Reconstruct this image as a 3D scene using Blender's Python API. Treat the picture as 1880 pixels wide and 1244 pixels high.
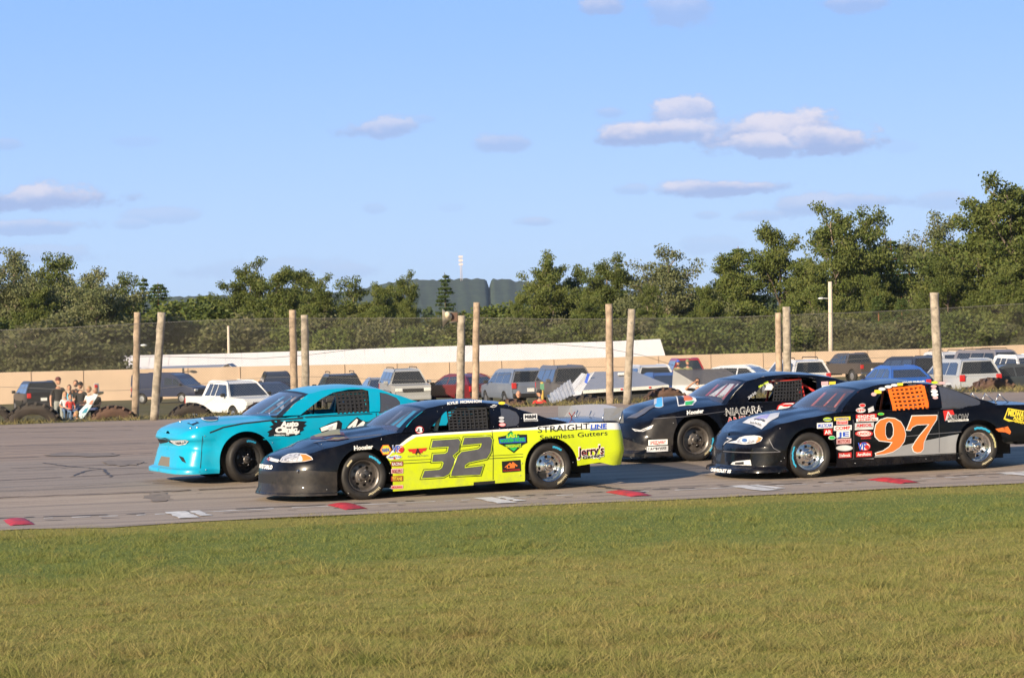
import bpy, bmesh, math, random
import numpy as np
from mathutils import Vector, Matrix, geometry
R = math.radians
random.seed(7); rng = np.random.default_rng(7)
SC = bpy.context.scene
for o in list(bpy.data.objects): bpy.data.objects.remove(o)

# ------------------------------------------------------------------ camera
F, CX, CY = 4600.0, 940.0, 622.0          # focal length and centre in photo pixels
HC = 2.28
cam = bpy.data.cameras.new('camera'); camo = bpy.data.objects.new('camera', cam)
SC.collection.objects.link(camo); SC.camera = camo
cam.sensor_width = 36; cam.lens = F / 1880 * 36; cam.clip_start = .5; cam.clip_end = 9000
CM = Matrix.Translation((0, 0, HC)) @ Matrix.Rotation(R(90) - 19 / F, 4, 'X') @ Matrix.Rotation(-.030, 4, 'Z')
camo.matrix_world = CM
CR = CM.to_3x3(); CI = CM.inverted()

# ------------------------------------------------------------------ sun, sky, exposure
SUN_EL, SUN_AZ = 22.0, 36.0                # degrees; azimuth measured left of straight behind the camera
sd = Vector((-math.sin(R(SUN_AZ)) * math.cos(R(SUN_EL)), -math.cos(R(SUN_AZ)) * math.cos(R(SUN_EL)), math.sin(R(SUN_EL))))
sl = bpy.data.lights.new('sun', 'SUN'); sl.energy = 5.0; sl.angle = R(.5); sl.color = (1, .83, .62)
so = bpy.data.objects.new('sun', sl); SC.collection.objects.link(so)
so.rotation_euler = sd.to_track_quat('Z', 'Y').to_euler()
SC.view_settings.view_transform = 'Standard'; SC.view_settings.look = 'None'
SC.view_settings.exposure = .62; SC.view_settings.gamma = 1
W = bpy.data.worlds.new('World'); SC.world = W; W.use_nodes = True
wn = W.node_tree; wn.nodes.clear()


class NT:
    """tiny node helper"""
    def __init__(s, tree): s.t = tree
    def n(s, typ, ins=None, **kw):
        nd = s.t.nodes.new(typ)
        for k, v in kw.items(): setattr(nd, k, v)
        if ins:
            for k, v in ins.items():
                if isinstance(v, bpy.types.NodeSocket): s.t.links.new(v, nd.inputs[k])
                else: nd.inputs[k].default_value = v
        return nd
    def m(s, op, a, b=0.0, c=0.0, clamp=False):
        nd = s.t.nodes.new('ShaderNodeMath'); nd.operation = op; nd.use_clamp = clamp
        for i, v in enumerate((a, b, c)):
            if isinstance(v, bpy.types.NodeSocket): s.t.links.new(v, nd.inputs[i])
            else: nd.inputs[i].default_value = v
        return nd.outputs[0]
    def mix(s, f, a, b):
        nd = s.t.nodes.new('ShaderNodeMix'); nd.data_type = 'RGBA'
        for i, v in ((0, f), (6, a), (7, b)):
            if isinstance(v, bpy.types.NodeSocket): s.t.links.new(v, nd.inputs[i])
            else: nd.inputs[i].default_value = v if i == 0 else (*v[:3], 1)
        return nd.outputs[2]
    def noise(s, vec, scale, detail=3, rough=.55, out=0):
        nd = s.n('ShaderNodeTexNoise', {'Scale': scale, 'Detail': detail, 'Roughness': rough})
        if vec is not None: s.t.links.new(vec, nd.inputs['Vector'])
        return nd.outputs[out]
    def ramp(s, f, lo, hi):
        return s.n('ShaderNodeMapRange', {0: f, 1: lo, 2: hi, 3: 0., 4: 1.}, interpolation_type='SMOOTHSTEP').outputs[0]


w = NT(wn)
sky = w.n('ShaderNodeTexSky', sky_type='NISHITA', sun_disc=False, sun_elevation=R(SUN_EL),
          sun_rotation=math.atan2(sd.x, sd.y), altitude=300, air_density=1.0, dust_density=.35, ozone_density=2.2)
tc = w.n('ShaderNodeTexCoord'); sep = w.n('ShaderNodeSeparateXYZ', {0: tc.outputs['Generated']})
az = w.m('ARCTAN2', sep.outputs[0], sep.outputs[1]); el = w.m('ARCSINE', sep.outputs[2])
cst = w.n('ShaderNodeMapping', {'Vector': tc.outputs['Generated'], 'Scale': (1., 1., 1.7)}).outputs[0]
nz1 = w.noise(cst, 48, 8, .62); nz2 = w.noise(cst, 80, 5, .6)
# clouds: centre x, centre y, half width, half height in the photograph -> directions on the sky, strength
CL = [(1185, 248, 105, 24, 1), (1255, 218, 62, 34, .9), (1330, 240, 90, 22, .75), (1430, 240, 110, 36, 1), (1520, 262, 80, 30, 1), (1390, 272, 80, 24, .9),
      (1250, 246, 125, 24, .95), (1400, 252, 135, 36, .95), (1120, 207, 32, 13, .45), (1330, 347, 95, 17, .9), (1160, 350, 28, 11, .4), (1300, 396, 24, 9, .35), (1385, 398, 45, 13, .45),
      (1490, 380, 60, 22, .6), (1600, 372, 85, 17, .6), (1725, 368, 45, 18, .4), (690, 238, 72, 20, .75), (915, 263, 40, 18, .6), (768, 221, 25, 8, .3),
      (70, 366, 105, 24, .9), (60, 418, 110, 14, .6), (300, 400, 60, 14, .38), (245, 412, 32, 10, .35), (985, 408, 36, 9, .45), (250, 260, 42, 10, .2),
      (1095, 12, 40, 22, .8), (1250, 20, 70, 36, .55), (1570, 4, 55, 20, .6), (60, 470, 110, 18, .35), (500, 495, 130, 16, .25), (8, 268, 28, 11, .4),
      (690, 384, 22, 10, .3), (640, 500, 60, 14, .3), (830, 382, 22, 8, .15), (1660, 272, 30, 11, .15), (1300, 452, 60, 16, .25)]
mask = 0.0; shade = 0.0
for (px, py, rx, ry, st) in CL:
    d = (CR @ Vector(((px - CX) / F, -(py - CY) / F, -1))).normalized()
    dx = w.m('MULTIPLY', w.m('SUBTRACT', az, math.atan2(d.x, d.y)), F / (rx * 1.12))
    dy = w.m('MULTIPLY', w.m('SUBTRACT', el, math.asin(d.z)), F / (ry * 1.12))
    # flat bottoms: squash the lower half
    dyn = w.m('MULTIPLY', w.m('MINIMUM', dy, 0.), .75)
    q = w.m('ADD', w.m('MULTIPLY', dx, dx), w.m('ADD', w.m('MULTIPLY', dy, dy), w.m('MULTIPLY', dyn, dyn)))
    v = w.m('SUBTRACT', 1.0, w.m('SQRT', q))
    v2 = w.m('ADD', v, w.m('MULTIPLY', w.m('SUBTRACT', nz1, .5), 2.7))
    a = w.m('MULTIPLY', w.ramp(v2, -.22, .30), st)
    sh = w.m('MULTIPLY', a, w.ramp(w.m('ADD', dy, w.m('MULTIPLY', w.m('SUBTRACT', nz2, .5), 1.6)), -.25, .85))
    mask = w.m('MAXIMUM', mask, a); shade = w.m('MAXIMUM', shade, sh)
hz_ = w.mix(w.ramp(el, -.02, .16), (.50, .69, .98), (.26, .475, .93))        # clear afternoon sky near the horizon, away from the sun
hz_ = w.mix(w.ramp(el, .15, .9), hz_, (.10, .26, .62))
cc = w.mix(shade, (.30, .385, .62), (.64, .61, .69))
bg1 = w.n('ShaderNodeBackground', {'Color': w.mix(1.0, (0, 0, 0), sky.outputs[0]), 'Strength': .06})
bg2 = w.n('ShaderNodeBackground', {'Color': cc, 'Strength': .85})
bg0 = w.n('ShaderNodeBackground', {'Color': hz_, 'Strength': .77}); away = w.ramp(w.m('MULTIPLY', sep.outputs[1], 1.0), -.3, .35)
bg1 = w.n('ShaderNodeMixShader', {0: w.m('MULTIPLY', away, .88), 1: bg1.outputs[0], 2: bg0.outputs[0]})
ms = w.n('ShaderNodeMixShader', {0: w.m('MULTIPLY', mask, .9), 1: bg1.outputs[0], 2: bg2.outputs[0]})
w.n('ShaderNodeOutputWorld', {0: ms.outputs[0]})

# ------------------------------------------------------------------ pixel <-> place
def ray(px, py): return CR @ Vector(((px - CX) / F, -(py - CY) / F, -1))
def P(px, py, d):
    r = ray(px, py); return Vector((0, 0, HC)) + r * (d / r.y)
def proj(v):
    c = CI @ v; return (CX + F * c.x / -c.z, CY - F * c.y / -c.z)
def sst(a, b, x):
    t = min(1, max(0, (x - a) / (b - a))); return t * t * (3 - 2 * t)
NE = .244                                   # slope of the near track edge
def uu(x, y): return (y - (34.15 + NE * x)) / math.sqrt(1 + NE * NE)
def fy(x): return 73.9 + .145 * x           # line of the fence
def tz(x, y):
    u = uu(x, y); z = .13 * sst(2.3, 4.2, u) + .08 * sst(5, 14, u)
    z *= 1 - sst(18, 34, u)
    f = y - fy(x)
    if f > 0:
        z -= 1.15 * sst(2.2, 11, f)
        z -= .45 * sst(20, 90, f)
    return z
def G(px, py):
    r = ray(px, py); lo, hi = 5.0, 400.0
    for d in np.arange(10, 400, .25):
        p = P(px, py, float(d))
        if p.z < tz(p.x, p.y): hi = d; lo = d - .25; break
    for _ in range(14):
        m = (lo + hi) / 2; p = P(px, py, m)
        if p.z < tz(p.x, p.y): hi = m
        else: lo = m
    p = P(px, py, hi); return Vector((p.x, p.y, tz(p.x, p.y)))
def stand(px, py, h, dmin=76.5):
    """where a thing of height h must stand behind the fence so that its top meets the pixel"""
    for d in np.arange(dmin, 400, .5):
        p = P(px, py, float(d))
        if p.z - h <= tz(p.x, p.y): break
    return Vector((p.x, p.y, tz(p.x, p.y)))

# ------------------------------------------------------------------ materials
MT = {}
def pbr(name, col, rough=.5, metal=0, coat=0, spec=.5, var=0, vscale=6, bump=0, bscale=40, emit=None):
    if name in MT: return MT[name]
    m = bpy.data.materials.new(name); m.use_nodes = True; t = NT(m.node_tree)
    b = m.node_tree.nodes['Principled BSDF']
    b.inputs['Base Color'].default_value = (*col, 1); b.inputs['Roughness'].default_value = rough
    b.inputs['Metallic'].default_value = metal; b.inputs['Coat Weight'].default_value = coat
    b.inputs['Coat Roughness'].default_value = .08; b.inputs['Specular IOR Level'].default_value = spec
    co = t.n('ShaderNodeTexCoord').outputs['Object']
    if var:
        nz = t.noise(co, vscale, 5, .6)
        f = t.ramp(nz, .3, .7)
        c = t.mix(f, [x * (1 - var) for x in col], [min(1, x * (1 + var)) for x in col])
        m.node_tree.links.new(c, b.inputs['Base Color'])
        rr = t.n('ShaderNodeMapRange', {0: nz, 1: .3, 2: .7, 3: max(0, rough - .06), 4: min(1, rough + .1)})
        m.node_tree.links.new(rr.outputs[0], b.inputs['Roughness'])
    if bump:
        bp = t.n('ShaderNodeBump', {'Strength': bump, 'Height': t.noise(co, bscale, 4), 'Distance': .02})
        m.node_tree.links.new(bp.outputs[0], b.inputs['Normal'])
    MT[name] = m; return m
def paint(name, col, rough=.35, coat=.6, dirt=.12, metal=0.0):
    """race car paint: clear coat, road dust thrown up low on the panels, hair scratches"""
    if name in MT: return MT[name]
    m = bpy.data.materials.new(name); m.use_nodes = True; t = NT(m.node_tree); b = m.node_tree.nodes['Principled BSDF']
    co = t.n('ShaderNodeTexCoord').outputs['Object']; sp = t.n('ShaderNodeSeparateXYZ', {0: co})
    mp = t.n('ShaderNodeMapping', {'Vector': co, 'Scale': (1.0, 1.0, 14.0)})
    scr = t.ramp(t.noise(mp.outputs[0], 3.2, 6, .75), .60, .72)
    band = t.m('MULTIPLY', t.ramp(sp.outputs[2], .1, .42), t.m('SUBTRACT', 1., t.ramp(sp.outputs[2], .48, .7)))
    low = t.m('SUBTRACT', 1., t.ramp(sp.outputs[2], .08, .6))
    nz = t.ramp(t.noise(co, 7, 6, .65), .35, .75)
    f = t.m('MULTIPLY', t.m('ADD', t.m('MULTIPLY', low, .6), .25), t.m('MULTIPLY', nz, dirt * 3))
    c = t.mix(f, col, (.20, .165, .13))
    c = t.mix(t.m('MULTIPLY', t.m('MULTIPLY', scr, band), dirt * 3.2), c, (.045, .04, .035))
    t.t.links.new(c, b.inputs['Base Color'])
    t.t.links.new(t.m('ADD', t.m('MULTIPLY', f, 1.1), rough, clamp=True), b.inputs['Roughness'])
    bp = t.n('ShaderNodeBump', {'Strength': .16, 'Height': t.noise(co, 3.2, 2), 'Distance': .03})
    t.t.links.new(bp.outputs[0], b.inputs['Normal'])
    b.inputs['Specular IOR Level'].default_value = .15 if max(col) < .05 else .4
    b.inputs['Coat Weight'].default_value = coat; b.inputs['Coat Roughness'].default_value = .07; b.inputs['Metallic'].default_value = metal
    MT[name] = m; return m
def glassy(name, tint, keep=.8, rough=.03, gloss=.12):
    if name in MT: return MT[name]
    m = bpy.data.materials.new(name); m.use_nodes = True; t = NT(m.node_tree); t.t.nodes.clear()
    tr = t.n('ShaderNodeBsdfTransparent', {'Color': (*[c * keep for c in tint], 1)})
    gl = t.n('ShaderNodeBsdfGlossy', {'Color': (1, 1, 1, 1), 'Roughness': rough})
    ge = t.n('ShaderNodeNewGeometry'); dt = t.n('ShaderNodeVectorMath', {0: ge.outputs['Normal'], 1: ge.outputs['Incoming']}, operation='DOT_PRODUCT')
    f = t.m('ADD', t.m('MULTIPLY', t.m('POWER', t.m('SUBTRACT', 1., t.m('ABSOLUTE', dt.outputs['Value'])), 5.), .9), .045 + gloss * .2, clamp=True)
    ms = t.n('ShaderNodeMixShader', {0: f, 1: tr.outputs[0], 2: gl.outputs[0]})
    df = t.n('ShaderNodeBsdfDiffuse', {'Color': (*[c * .8 for c in tint], 1)})
    ms2 = t.n('ShaderNodeMixShader', {0: gloss, 1: ms.outputs[0], 2: df.outputs[0]})
    t.n('ShaderNodeOutputMaterial', {0: ms2.outputs[0]})
    MT[name] = m; return m
BLACK = paint('black_paint', (.0025, .003, .006), .24, .42, .03)
YEL = paint('lime_paint', (.62, .74, .012), .35, .4, .13)
TEAL = paint('turquoise_paint', (.0, .36, .55), .3, .5, .05)
SATIN = paint('satin_black', (.020, .019, .020), .40, .12, .07)
SILVER = paint('silver_vinyl', (.36, .37, .39), .4, .3, .06, .2)
WH = pbr('white_vinyl', (.82, .82, .80), .45); GREYV = pbr('grey_vinyl', (.10, .10, .115), .4, coat=.3, var=.15)
BLK = pbr('black_vinyl', (.012, .012, .014), .45); RED = pbr('red_vinyl', (.62, .03, .025), .45)
ORG = pbr('orange_vinyl', (.82, .19, .035), .45); BLU = pbr('blue_vinyl', (.03, .10, .55), .45)
LBL = pbr('light_blue_vinyl', (.08, .42, .85), .45); YLV = pbr('yellow_vinyl', (.85, .68, .05), .45)
GRN = pbr('green_vinyl', (.03, .50, .10), .45); LIME = pbr('lime_vinyl', (.55, .70, .03), .45)
PNK = pbr('pale_pink_vinyl', (.75, .45, .45), .45); MAR = pbr('maroon_vinyl', (.32, .04, .03), .45)
PALE = pbr('pale_grey_vinyl', (.55, .56, .58), .45); LILAC = pbr('lilac_vinyl', (.35, .33, .62), .5)
DARK = pbr('matt_black', (.012, .012, .013), .8); RUB = pbr('tyre_rubber', (.020, .018, .017), .62, var=.25, vscale=9)
CHROME = pbr('polished_steel', (.78, .77, .76), .10, 1, var=.06, vscale=20); GUN = pbr('gunmetal', (.17, .155, .145), .38, .6, var=.2, vscale=14)
CHALK = pbr('blue_chalk', (.03, .38, .62), .8); CHALKY = pbr('yellow_chalk', (.55, .52, .25), .8)
LETT = pbr('tyre_lettering', (.62, .55, .36), .7); NETB = pbr('black_webbing', (.018, .018, .02), .85); NETO = pbr('orange_webbing', (.92, .17, .01), .7)
ALU = pbr('bare_aluminium', (.6, .6, .6), .3, 1); BARO = pbr('orange_tube', (.75, .12, .02), .35, coat=.4); BART = pbr('turquoise_tube', (.0, .36, .5), .35, coat=.4)
BARG = pbr('grey_tube', (.12, .13, .15), .4); BARR = pbr('red_tube', (.6, .04, .03), .4); CREAM = pbr('cream_hose', (.6, .55, .38), .6)
GLW = glassy('windscreen_glass', (.75, .80, 1.0), .80, .02, .06); GLQ = glassy('quarter_glass', (.35, .38, .48), .5, .05, .22)
POLY = glassy('clear_polycarbonate', (.72, .74, .78), .85, .15, .30)
LENS = pbr('headlamp_decal', (.48, .47, .47), .12, .3, coat=.8, var=.55, vscale=22)

# ------------------------------------------------------------------ mesh builder
class MB:
    def __init__(s): s.v = []; s.f = []; s.mi = []; s.mats = []; s.sm = []
    def idx(s, m):
        if m not in s.mats: s.mats.append(m)
        return s.mats.index(m)
    def add(s, vs, fs, mat, smooth=True):
        k = len(s.v); s.v.extend([tuple(p) for p in vs]); i = s.idx(mat)
        for f in fs: s.f.append(tuple(a + k for a in f)); s.mi.append(i); s.sm.append(smooth)
        return s
    def box(s, c, sz, mat, rot=None, bev=0):
        x, y, z = [a / 2 for a in sz]
        if bev:
            bm = bmesh.new(); bmesh.ops.create_cube(bm, size=1)
            for v in bm.verts: v.co = Vector((v.co.x * sz[0], v.co.y * sz[1], v.co.z * sz[2]))
            bmesh.ops.bevel(bm, geom=bm.edges[:], offset=bev, segments=2, affect='EDGES', profile=.5)
            vs = [v.co.copy() for v in bm.verts]; fs = [[v.index for v in f.verts] for f in bm.faces]; bm.free()
        else:
            vs = [Vector((a, b, d)) for a in (-x, x) for b in (-y, y) for d in (-z, z)]
            fs = [(0, 1, 3, 2), (4, 6, 7, 5), (0, 4, 5, 1), (2, 3, 7, 6), (0, 2, 6, 4), (1, 5, 7, 3)]
        if rot is not None: vs = [rot @ v for v in vs]
        return s.add([v + Vector(c) for v in vs], fs, mat, False)
    def tube(s, pts, r, mat, n=8, caps=True):
        pts = [Vector(p) for p in pts]; rs = r if isinstance(r, (list, tuple)) else [r] * len(pts)
        vs = []; up = Vector((.13, .21, .97))
        for i, p in enumerate(pts):
            t = (pts[min(i + 1, len(pts) - 1)] - pts[max(i - 1, 0)]).normalized()
            if abs(t.dot(up)) > .97: up = Vector((1, .1, 0))
            a = t.cross(up).normalized(); b = t.cross(a)
            for k in range(n):
                an = 2 * math.pi * k / n; vs.append(p + (a * math.cos(an) + b * math.sin(an)) * rs[i])
        fs = []
        for i in range(len(pts) - 1):
            for k in range(n):
                fs.append((i * n + k, i * n + (k + 1) % n, (i + 1) * n + (k + 1) % n, (i + 1) * n + k))
        if caps: fs.append(tuple(range(n - 1, -1, -1))); fs.append(tuple((len(pts) - 1) * n + k for k in range(n)))
        return s.add(vs, fs, mat)
    def lathe(s, prof, mat, n=40, axis='Y', c=(0, 0, 0), a0=0, a1=2 * math.pi, mats=None):
        full = abs(a1 - a0 - 2 * math.pi) < 1e-6; m = n if full else n + 1
        vs = []
        for (r, h) in prof:
            for k in range(m):
                a = a0 + (a1 - a0) * k / n
                q = (r * math.cos(a), h, r * math.sin(a)) if axis == 'Y' else (r * math.cos(a), r * math.sin(a), h)
                vs.append((q[0] + c[0], q[1] + c[1], q[2] + c[2]))
        for i in range(len(prof) - 1):
            fs = []
            for k in range(n):
                k2 = (k + 1) % m
                fs.append((i * m + k, i * m + k2, (i + 1) * m + k2, (i + 1) * m + k))
            if i == 0: kk = len(s.v); s.add(vs, [], mat)
            mi = s.idx(mats[i] if mats else mat)
            for f in fs: s.f.append(tuple(a + kk for a in f)); s.mi.append(mi); s.sm.append(True)
        return s
    def ball(s, c, r, mat, n=12, rot=None):
        r = r if isinstance(r, (tuple, list)) else (r, r, r); vs = []; m = n // 2
        for i in range(m + 1):
            t = math.pi * i / m
            for k in range(n):
                a = 2 * math.pi * k / n
                v = Vector((r[0] * math.sin(t) * math.cos(a), r[1] * math.sin(t) * math.sin(a), r[2] * math.cos(t)))
                if rot is not None: v = rot @ v
                vs.append(v + Vector(c))
        fs = [(i * n + k, (i + 1) * n + k, (i + 1) * n + (k + 1) % n, i * n + (k + 1) % n) for i in range(m) for k in range(n)]
        return s.add(vs, fs, mat)
    def build(s, name, parent=None, **tags):
        used = sorted({i for f in s.f for i in f})
        if len(used) < len(s.v):
            mp = {a: b for b, a in enumerate(used)}; s.v = [s.v[i] for i in used]; s.f = [tuple(mp[i] for i in f) for f in s.f]
        me = bpy.data.meshes.new(name); me.from_pydata(s.v, [], s.f); me.validate(clean_customdata=False)
        for m in s.mats: me.materials.append(m)
        if len(me.polygons) == len(s.f):
            me.polygons.foreach_set('material_index', s.mi); me.polygons.foreach_set('use_smooth', s.sm)
        else:
            me.polygons.foreach_set('use_smooth', [True] * len(me.polygons))
        me.update()
        o = bpy.data.objects.new(name, me); SC.collection.objects.link(o)
        if parent is not None: o.parent = parent
        tag(o, **tags); return o
def tag(o, label=None, cat=None, group=None, kind=None):
    if label: o['label'] = label
    if cat: o['category'] = cat
    if group: o['group'] = group
    if kind: o['kind'] = kind
    return o
def thing(name, loc=(0, 0, 0), rz=0, **tags):
    o = bpy.data.objects.new(name, None); SC.collection.objects.link(o); o.empty_display_size = .2
    o.location = loc; o.rotation_euler = (0, 0, rz); return tag(o, **tags)
def copy_tree(o, parent=None):
    c = o.copy(); SC.collection.objects.link(c)
    if parent is not None: c.parent = parent
    for ch in [x for x in bpy.data.objects if x.parent == o]: copy_tree(ch, c)
    return c

# ------------------------------------------------------------------ 2-D panels
def inpoly(x, y, poly):
    c = False; j = len(poly) - 1
    for i in range(len(poly)):
        xi, yi = poly[i]; xj, yj = poly[j]
        if (yi > y) != (yj > y) and x < (xj - xi) * (y - yi) / (yj - yi) + xi: c = not c
        j = i
    return c
def cdt(outline, holes=(), regions=(), grid=.08):
    """triangulate outline minus holes; regions=[(poly, mat)] -> list index of region or -1"""
    V = []; E = []
    def loop(poly):
        pts = []
        for i, p in enumerate(poly):
            q = poly[(i + 1) % len(poly)]; L = math.hypot(q[0] - p[0], q[1] - p[1]); n = max(1, int(L / grid))
            for k in range(n): pts.append((p[0] + (q[0] - p[0]) * k / n, p[1] + (q[1] - p[1]) * k / n))
        b = len(V); V.extend(pts); E.extend([(b + i, b + (i + 1) % len(pts)) for i in range(len(pts))])
    loop(outline)
    for h in holes: loop(h)
    for r in regions: loop(r)
    xs = [p[0] for p in outline]; ys = [p[1] for p in outline]
    for i in range(int((max(xs) - min(xs)) / grid) + 1):
        for j in range(int((max(ys) - min(ys)) / grid) + 1):
            x = min(xs) + (i + .5 + .13 * (j % 2)) * grid; y = min(ys) + (j + .53) * grid
            if inpoly(x, y, outline): V.append((x, y))
    res = geometry.delaunay_2d_cdt([Vector(p) for p in V], E, [], 0, 1e-5)
    vo = [tuple(p) for p in res[0]]; F_ = []; M_ = []
    for f in res[2]:
        cx = sum(vo[i][0] for i in f) / 3; cy = sum(vo[i][1] for i in f) / 3
        if not inpoly(cx, cy, outline) or any(inpoly(cx, cy, h) for h in holes): continue
        k = -1
        for i, r in enumerate(regions):
            if inpoly(cx, cy, r): k = i
        F_.append(tuple(f)); M_.append(k)
    return vo, F_, M_
def offset_poly(pts, d):
    n = len(pts); area = sum(pts[i][0] * pts[(i + 1) % n][1] - pts[(i + 1) % n][0] * pts[i][1] for i in range(n)); sg = 1 if area > 0 else -1
    out = []
    for i in range(n):
        a = Vector(pts[i - 1]); b = Vector(pts[i]); c = Vector(pts[(i + 1) % n])
        e1 = (b - a).normalized(); e2 = (c - b).normalized()
        n1 = Vector((e1.y, -e1.x)) * sg; n2 = Vector((e2.y, -e2.x)) * sg
        m = (n1 + n2); m = m.normalized() if m.length > 1e-4 else n1
        out.append(tuple(b + m * d / max(.5, m.dot(n1))))
    return out
TX = {}
def text2d(s, bold=.0, shear=0.0, space=1.0):
    k = (s, bold, shear, space)
    if k in TX: return TX[k]
    cu = bpy.data.curves.new('t', 'FONT'); cu.body = s; cu.size = 1; cu.offset = bold; cu.shear = shear; cu.space_character = space; cu.resolution_u = 3
    ob = bpy.data.objects.new('t', cu); SC.collection.objects.link(ob)
    dg = bpy.context.evaluated_depsgraph_get(); me = bpy.data.meshes.new_from_object(ob.evaluated_get(dg))
    v = [(p.co.x, p.co.y) for p in me.vertices]; f = [tuple(p.vertices) for p in me.polygons]
    bpy.data.objects.remove(ob); bpy.data.curves.remove(cu); bpy.data.meshes.remove(me)
    x0 = min(p[0] for p in v); x1 = max(p[0] for p in v); y1 = .72
    v = [((p[0] - x0) / (x1 - x0), p[1] / y1) for p in v]
    TX[k] = (v, f, (x1 - x0) / y1); return TX[k]
def lerpk(keys, x):
    if x <= keys[0][0]: return keys[0][1]
    for (a, va), (b, vb) in zip(keys, keys[1:]):
        if x <= b:
            t = (x - a) / (b - a); t = t * t * (3 - 2 * t) * .5 + t * .5
            return va + (vb - va) * t
    return keys[-1][1]
exec_parts = True
# ------------------------------------------------------------------ ground, track, lot
def tree_mat(name): 
    m = bpy.data.materials.new(name); m.use_nodes = True; return m, NT(m.node_tree), m.node_tree.nodes['Principled BSDF']
def posuv(t):
    g = t.n('ShaderNodeNewGeometry').outputs['Position']; s = t.n('ShaderNodeSeparateXYZ', {0: g})
    u = t.m('MULTIPLY', t.m('SUBTRACT', s.outputs[1], t.m('ADD', t.m('MULTIPLY', s.outputs[0], NE), 34.15)), 1 / math.sqrt(1 + NE * NE))
    rot = t.n('ShaderNodeMapping', {'Vector': g, 'Rotation': (0, 0, -math.atan(NE))})
    return g, u, rot.outputs[0]
def stretch(t, v, sc): return t.n('ShaderNodeMapping', {'Vector': v, 'Scale': sc}).outputs[0]

# asphalt
ASP, t, b = tree_mat('worn_asphalt'); g, u, rv = posuv(t)
fine = t.noise(g, 55, 4, .8); med = t.noise(stretch(t, rv, (.35, 1.6, 1)), 1.6, 5, .65); big = t.noise(stretch(t, rv, (.06, .7, 1)), .9, 4, .6)
streak = t.noise(stretch(t, rv, (.03, 3.2, 1)), 1.0, 5, .7)
c = t.mix(t.ramp(med, .3, .7), (.32, .25, .188), (.39, .31, .235))
c = t.mix(t.m('MULTIPLY', t.ramp(t.m('ADD', u, t.m('MULTIPLY', t.m('SUBTRACT', med, .5), 1.2)), 3.2, 4.0), .42), c, (.17, .14, .115))        # darker racing groove
far = t.ramp(t.m('ADD', u, t.m('MULTIPLY', t.m('SUBTRACT', big, .5), 3)), 11.0, 13.0)
c = t.mix(far, c, t.mix(t.ramp(streak, .35, .7), (.37, .265, .18), (.22, .155, .11)))
c = t.mix(t.m('MULTIPLY', t.ramp(streak, .46, .66), .60), c, (.10, .085, .075))
c = t.mix(t.m('MULTIPLY', t.ramp(fine, .42, .62), .40), c, (.46, .38, .30))
c = t.mix(t.m('MULTIPLY', t.ramp(t.noise(g, 70, 3, .8), .52, .66), .45), c, (.05, .045, .04))
t.t.links.new(c, b.inputs['Base Color']); b.inputs['Roughness'].default_value = .85
bp = t.n('ShaderNodeBump', {'Strength': .5, 'Height': fine, 'Distance': .01}); t.t.links.new(bp.outputs[0], b.inputs['Normal'])

# soil / mown turf under the blades, worn lot, far fields
GRD, t, b = tree_mat('turf_ground'); g, u, rv = posuv(t); s = t.n('ShaderNodeSeparateXYZ', {0: g})
n1 = t.noise(g, .8, 5, .65); n2 = t.noise(g, 7, 5, .7)
base = t.mix(t.ramp(n2, .3, .7), (.20, .19, .045), (.27, .25, .07))
greenb = t.m('MULTIPLY', t.ramp(t.m('ADD', u, t.m('MULTIPLY', t.m('SUBTRACT', n1, .5), 2.5)), -9.3, -7.8), t.m('SUBTRACT', 1., t.ramp(t.m('ADD', u, t.m('MULTIPLY', t.m('SUBTRACT', n1, .5), 2.)), -3.9, -3.0)))
base = t.mix(greenb, base, (.14, .175, .045))
dirt = t.mix(t.ramp(n1, .35, .65), (.16, .13, .075), (.10, .10, .04))
base = t.mix(t.ramp(s.outputs[1], 60, 70), base, dirt)
base = t.mix(t.ramp(s.outputs[1], 170, 185), base, (.05, .06, .02))
t.t.links.new(base, b.inputs['Base Color']); b.inputs['Roughness'].default_value = .95; b.inputs['Specular IOR Level'].default_value = .05

def gridmesh(name, xs, ys, fz, mat, kind='structure'):
    nx, ny = len(xs), len(ys); V = [(x, y, fz(x, y)) for y in ys for x in xs]
    Fc = [(j * nx + i, j * nx + i + 1, (j + 1) * nx + i + 1, (j + 1) * nx + i) for j in range(ny - 1) for i in range(nx - 1)]
    mb = MB(); mb.add(V, Fc, mat); return mb.build(name, kind=kind)
xs = [-3000, -1500, -800, -400, -200, -120, -80] + [float(v) for v in np.arange(-60, 61, 2.5)] + [80, 120, 200, 400, 800, 1500, 3000]
ys = [-200., -100, -50, -20] + [float(v) for v in np.arange(-10, 110, 1.25)] + [115, 125, 140, 160, 180, 220, 300, 400, 600, 900, 1400, 2200, 3500, 5000]
def gz(x, y):
    u = uu(x, y); f = y - fy(x)
    base = tz(x, y)
    if abs(x) < 70: base -= .10 * sst(-1.6, -.9, u) * (1 - sst(-2.6, -1.6, f))
    return base - (.02 if u > -1.6 else .004)
ground = gridmesh('ground', xs, ys, gz, GRD)
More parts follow.
